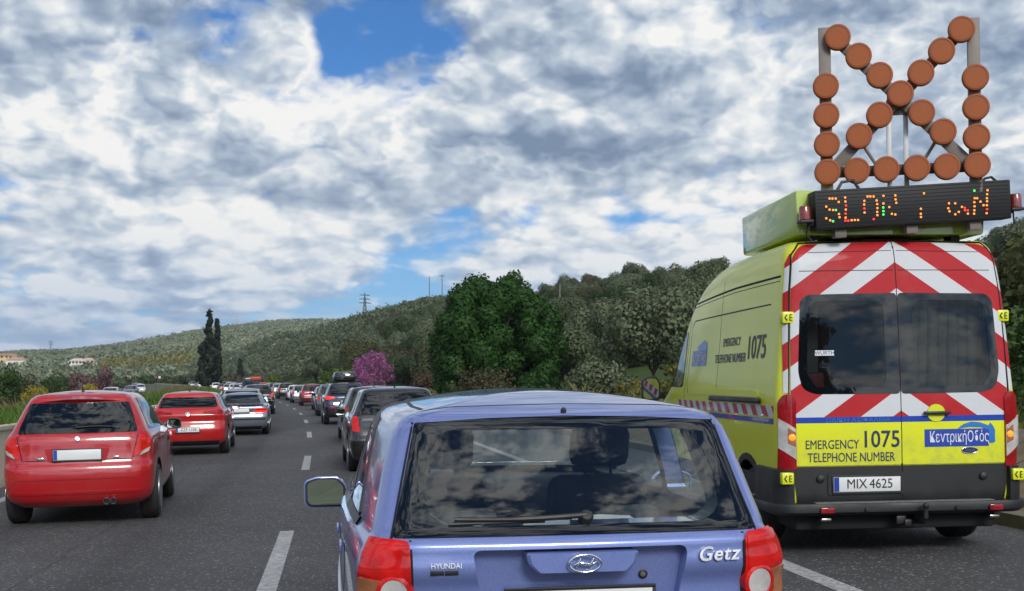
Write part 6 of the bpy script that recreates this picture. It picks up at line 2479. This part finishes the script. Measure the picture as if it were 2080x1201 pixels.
# roof box
mb = MB()
sec = smooth_poly([(-.42, 0), (.42, 0), (.46, .12), (.40, .33), (-.40, .33), (-.46, .12)], 4, .3)
n = len(sec)
v, f = [], []
for yy, k in ((0, .72), (.05, .9), (.18, 1.0), (1.3, 1.0), (1.75, .85), (1.95, .5)):
    v += [(p[0] * k, yy, p[1] * (k * .6 + .4)) for p in sec]
for i in range(5):
    for j in range(n):
        f.append([i * n + j, i * n + (j + 1) % n, (i + 1) * n + (j + 1) % n, (i + 1) * n + j])
f += [list(range(n))[::-1], [5 * n + j for j in range(n)]]
rb = mb.add(v, f).build('roof_box', M['gloss_black'], None, 40)
tag(rb, 'black roof box strapped on top of the dark blue SUV', 'roof box')
MB().box((-.60, .35, -.07), (.60, .40, .0), .01).build('cross_bar', M['black'], rb)
MB().box((-.60, 1.35, -.07), (.60, 1.40, .0), .01).build('cross_bar', M['black'], rb)
rb.matrix_world = Matrix.Translation(c3.location) @ c3.rotation_euler.to_matrix().to_4x4() @ Matrix.Translation((.0, .85, 1.735))

put(mpv('silver-blue people carrier half hidden behind the SUV with the roof box', GREYB, group=G1, det=1), 57.8, .95)
put(small('silver small hatchback fifth in the right lane', SILV, group=G1, det=1), 71.5, 1.2)
put(mpv('maroon people carrier among the silver cars of the right lane', MAR, group=G1, det=1), 87, 1.15)
put(estate('silver estate car just beyond the maroon people carrier', SILV, group=G1, det=1, ant=None), 99, 1.05)
put(small('white small hatchback two places beyond the maroon people carrier', WHT, group=G1, det=1), 111, 1.2)
put(suv('black SUV three places beyond the maroon people carrier', BLK, group=G1, det=1, ant=None), 122, 1.0)
put(mpv('champagne people carrier four places beyond the maroon one', CHAMP, group=G1, det=1), 135, 1.1)
# left lane
G2 = 'cars queueing in the left lane'
put(estate('silver estate car just ahead of the blue-grey coupe', SILV, group=G2, lights=[('red_lens', [(.62, .86), (.79, .86), (.80, .98), (.76, 1.04), (.64, 1.03)])]), 42.6, -2.95, .01)
put(suv('black SUV ahead of the silver estate at the lane line', BLK, group=G2, lights=[('lit_red', [(.66, .95), (.79, .95), (.80, 1.12), (.70, 1.14)])]), 64.0, -2.85, .01)
van2 = put(make_car('delivery_van', 'tall dark van with a red load bar standing above the left lane cars', [(z * 1.42, yr * .3, yf + .7, w * 1.02) for z, yr, yf, w in PMPV], BLK, crown=.05, cx=.14, cy=.12, bow=.03, tr=.02, win=[(-.70, 2.05), (.70, 2.05), (.74, 1.45), (-.74, 1.45)],
            lights=[('red_lens', [(.76, 1.0), (.86, 1.0), (.86, 1.5), (.78, 1.5)])], plate=(.85,), wheels=(.9, 3.7, .34), mirror=(3.0, 1.5), side=(1.5, 2.05), det=1, group=G2, cat='van')[0], 110, -2.9)
mb = MB()
mb.box((-.1, -.05, 2.02), (.85, .25, 2.32), .05)
mb.build('load_bar', mat('signal_orange', (.5, .05, .015), .5), van2)
for i, (s, u, k, P, lab) in enumerate((
        (52.5, -3.2, 'small', GRYD, 'graphite small hatchback squeezed between silver estate and black SUV'), (78, -3.1, 'mpv', WHT, 'white people carrier behind the black SUV of the left lane'),
        (92, -3.0, 'estate', BLUE_, 'blue estate car in the left lane below the tall dark van'), (128, -2.9, 'small', BLUE_, 'bright blue small hatchback at the far end of the left lane'),
        (148, -3.0, 'suv', SILV, 'silver SUV far down the left lane'), (165, -2.9, 'mpv', WHT, 'white people carrier far down the left lane'), (182, -3.0, 'estate', SILV, 'silver estate car far down the left lane'),
        (200, -3.0, 'small', MAR, 'maroon small hatchback far down the left lane'), (220, -2.9, 'mpv', WHT, 'white people carrier near the bend of the left lane'), (240, -3.0, 'suv', CHAMP, 'champagne SUV near the bend of the left lane'),
        (262, -3.0, 'mpv', WHT, 'white people carrier at the bend, left of the tall dark van'), (285, -3.0, 'suv', GREYB, 'blue-grey SUV at the bend, left of the tall dark van'))):
    fn = {'small': small, 'mpv': mpv, 'estate': estate, 'suv': suv}[k]
    kw = {} if k in ('small', 'mpv') else {'ant': None}
    put(fn(lab, P, group=G2, det=1, **kw), s, u)
# copies for the far ends of the queue and the other carriageway: too small to tell more than colour
_proto = [mpv('p', WHT, det=1), suv('p', SILV, det=1, ant=None), small('p', GREYB, det=1)]
def far_copy(i, s, u, P, label, group, yaw=0.0):
    src = _proto[i % 3]
    c = copy_tree(src)
    for ch in c.children:
        if ch.name.startswith('body'):
            ch.material_slots[0].link = 'OBJECT'
            ch.material_slots[0].material = P
    c['label'] = label
    c['group'] = group
    put(c, s, u, yaw)
    if yaw:
        c.rotation_euler.y = KX
    return c


for i, (s, P, lab) in enumerate(((150, SILV, 'silver car in the far right lane beyond the champagne carrier'), (163, RED2, 'red car in the far right lane'), (176, WHT, 'white car in the far right lane'), (190, BLK, 'black car in the far right lane'),
                                 (205, SILV, 'second silver car in the far right lane'), (222, DBLU, 'dark blue car at the far end of the right lane'), (240, WHT, 'white car near the end of the right lane'), (143, GRYD, 'graphite car close behind the champagne carrier in the right lane'), (157, WHT, 'white car between the silver and the red one far in the right lane'), (170, GREYB, 'blue-grey car just beyond the red one far in the right lane'),
                                 (198, MAR, 'maroon car among the farthest cars of the right lane'), (214, WHT, 'white car just before the dark blue one at the end of the right lane'), (231, SILV, 'silver car between the dark blue and the white one at the end'), (252, BLK, 'black car second last in the right lane'), (266, SILV, 'last silver car seen in the right lane'))):
    far_copy(i, s, 1.1, P, lab, G1)
G3 = 'cars on the other carriageway'
for i, (px, s, P, lab) in enumerate(((228, 118, WHT, 'white van-like car leftmost on the other carriageway, beside the mauve shrub'), (268, 150, DBLU, 'dark blue car on the other carriageway above the red roof'), (288, 205, SILV, 'silver car on the other carriageway right of the white one'),
                                     (312, 300, WHT, 'white car in the middle of the other carriageway'), (345, 330, SILV, 'second silver car on the other carriageway'), (372, 350, WHT, 'white car on the other carriageway below the valley trees'), (392, 372, GREYB, 'grey car on the other carriageway at the cypress foot'), (430, 400, BLUE_, 'blue car right of the cypress foot on the other carriageway'))):
    # find the lateral place on the other road that matches the direction
    best = min((abs(math.atan2(road(s_, u_).x, road(s_, u_).y) - A(px)), s_, u_) for s_ in np.arange(s * .7, s * 1.35, 4) for u_ in (-16.2, -21.8))
    far_copy(i, best[1], best[2], P, lab, G3, math.pi)
for p_ in _proto:
    for ch in list(p_.children_recursive):
        bpy.data.objects.remove(ch)
    bpy.data.objects.remove(p_)


# ------------------------------------------------------------------ far buildings, pylons, poles, work signs
def house(px, Y, w, d, h, wall_col, roof_col, label, zoff=0.0, wins=3):
    x = (px - 1040) / F * Y
    z = gz(x, Y) + zoff
    e = empty('house', (x, Y, z), (0, 0, R(12)))
    tag(e, label, 'house')
    MB().box((-w / 2, -d / 2, -3), (w / 2, d / 2, h)).build('wall', mat('house_wall', wall_col, .9, vary=.08), e)
    mb = MB()
    mb.add([(-w / 2 - .4, -d / 2 - .4, h + .01), (w / 2 + .4, -d / 2 - .4, h + .01), (w / 2 + .4, d / 2 + .4, h + .01), (-w / 2 - .4, d / 2 + .4, h + .01), (-w / 4, 0, h + 1.8), (w / 4, 0, h + 1.8)],
           [[0, 1, 5, 4], [2, 3, 4, 5], [1, 2, 5], [3, 0, 4], [3, 2, 1, 0]])
    mb.build('roof', mat('house_roof', roof_col, .9, vary=.15), e, None)
    for r in range(2 if h > 5 else 1):
        for i in range(wins):
            xx = -w / 2 + w * (i + .5) / wins
            MB().box((xx - .55, -d / 2 - .06, 1.2 + r * 3), (xx + .55, -d / 2 + .02, 2.6 + r * 3)).build('window', M['dark_glass'], e)
    return e


house(2, 700, 11, 9, 5.2, (.62, .50, .26), (.40, .20, .12), 'yellow two-storey house leftmost on the far slope', 1, 4)
house(20, 715, 10, 9, 4.2, (.66, .60, .46), (.42, .22, .14), 'cream house right of the yellow two-storey one', 1.5, 3)
house(35, 690, 11, 9, 4, (.70, .66, .58), (.45, .28, .18), 'low cream house at the right end of the far hamlet', 0, 3)
house(158, 640, 9, 7, 2.2, (.72, .66, .60), (.60, .50, .44), 'long low white shed on the far slope above the mauve shrubs', 2.0, 5)
house(180, 655, 7, 6, 2.2, (.66, .54, .44), (.52, .38, .30), 'small pinkish shed beside the long white one', 1.5, 3)
STEEL = mat('pylon_steel', (.10, .11, .12), .6, .3)


def pylon(px, Y, h, label, arms=3):
    x = (px - 1040) / F * Y
    z = gz(x, Y)
    e = empty('pylon', (x, Y, z), (0, 0, R(25)))
    tag(e, label, 'pylon')
    b = h * .10
    mb = MB()
    for sx in (-1, 1):
        for sy in (-1, 1):
            mb.tube([(sx * b, sy * b, -1), (sx * b * .25, sy * b * .25, h * .62), (0, 0, h)], h * .008, 4)
    for k in range(7):
        t0, t1 = k / 7 * .9, (k + 1) / 7 * .9
        r0, r1 = b * (1 - t0), b * (1 - t1)
        for sy in (-1, 1):
            mb.tube([(-r0, sy * r0, h * t0), (r1, sy * r1, h * t1)], h * .005, 4)
            mb.tube([(r0, sy * r0, h * t0), (-r1, sy * r1, h * t1)], h * .005, 4)
    mb.build('lattice_mast', STEEL, e, None)
    for k in range(arms):
        zz = h * (.66 + .12 * k)
        w = h * (.20 - .02 * k)
        m2 = MB()
        m2.tube([(-w, 0, zz), (0, 0, zz + h * .025), (w, 0, zz)], h * .008, 4)
        m2.tube([(-w, 0, zz), (w, 0, zz - h * .004)], h * .006, 4)
        m2.build('cross_arm', STEEL, e, None)
    return e


def pole(px, Y, h, label, bar=True):
    x = (px - 1040) / F * Y
    z = gz(x, Y)
    e = empty('utility_pole', (x, Y, z))
    tag(e, label, 'pole')
    MB().tube([(0, 0, -1), (0, 0, h)], [.20, .13], 8).build('post', mat('pole_timber', (.16, .14, .12), .9), e)
    if bar:
        MB().box((-1.1, -.08, h - .7), (1.1, .08, h - .52)).build('cross_arm', STEEL, e)
    return e


pylon(741, 480, 13.5, 'lattice pylon on the dip between the two hills')
pylon(103, 1560, 19, 'tall lattice pylon on the left end of the far hill')
pylon(44, 1600, 12, 'small lattice pylon left of the tall one on the far hill', 2)
pole(872, 425, 12.0, 'thin bare pole on the ridge left of the big green tree', False)
pole(898, 420, 12.5, 'pole with a cross arm on the ridge just left of the big green tree')
pole(1137, 190, 7.6, 'grey utility pole on the slope right of the big green tree', False)
pole(480, 1550, 12, 'tiny pole on the crest of the far hill', False)
pole(1476, 332, 9.5, 'thin mast on the ridge left of the van roof', False)


def work_sign(px, s, label, colr):
    best = min((abs(math.atan2(road(s_, u_).x, road(s_, u_).y) - A(px)), s_, u_) for s_ in np.arange(s * .8, s * 1.2, 4) for u_ in (-26, -12.5))
    p = road(best[1], best[2], .2)
    e = empty('warning_sign', p, (0, 0, road_yaw(best[1])))
    tag(e, label, 'road sign')
    MB().tube([(0, 0, -.5), (0, 0, 2.6)], .05, 8).build('post', STEEL, e)
    MB().prism([(.26 * math.cos(t * math.pi / 4 + .39), 2.6 + .26 * math.sin(t * math.pi / 4 + .39)) for t in range(8)], 'y', -.06, -.02).build('panel', mat('sign_orange', colr, .5), e)


work_sign(424, 330, 'orange roadside panel at the cypress foot', (.55, .12, .03))
work_sign(333, 330, 'orange roadside panel left of the cypress foot', (.55, .16, .05))
work_sign(362, 300, 'white roadside panel between the two orange ones', (.65, .62, .6))


# ------------------------------------------------------------------ the air between the near cars and the far hill
hz = MB().box((-2600, -900, -8), (2600, 2600, 140)).build('haze', None, None, None)
hm = bpy.data.materials.new('haze_air')
hm.use_nodes = True
hm.node_tree.nodes.clear()
_o = hm.node_tree.nodes.new('ShaderNodeOutputMaterial')
_v = hm.node_tree.nodes.new('ShaderNodeVolumePrincipled')
_v.inputs['Color'].default_value = (0.80, 0.88, 1.0, 1)
_v.inputs['Density'].default_value = 0.00014
_v.inputs['Anisotropy'].default_value = 0.2
hm.node_tree.links.new(_v.outputs[0], _o.inputs['Volume'])
hz.data.materials.append(hm)
hz['kind'] = 'stuff'
hz['label'] = 'thin haze over the valley'
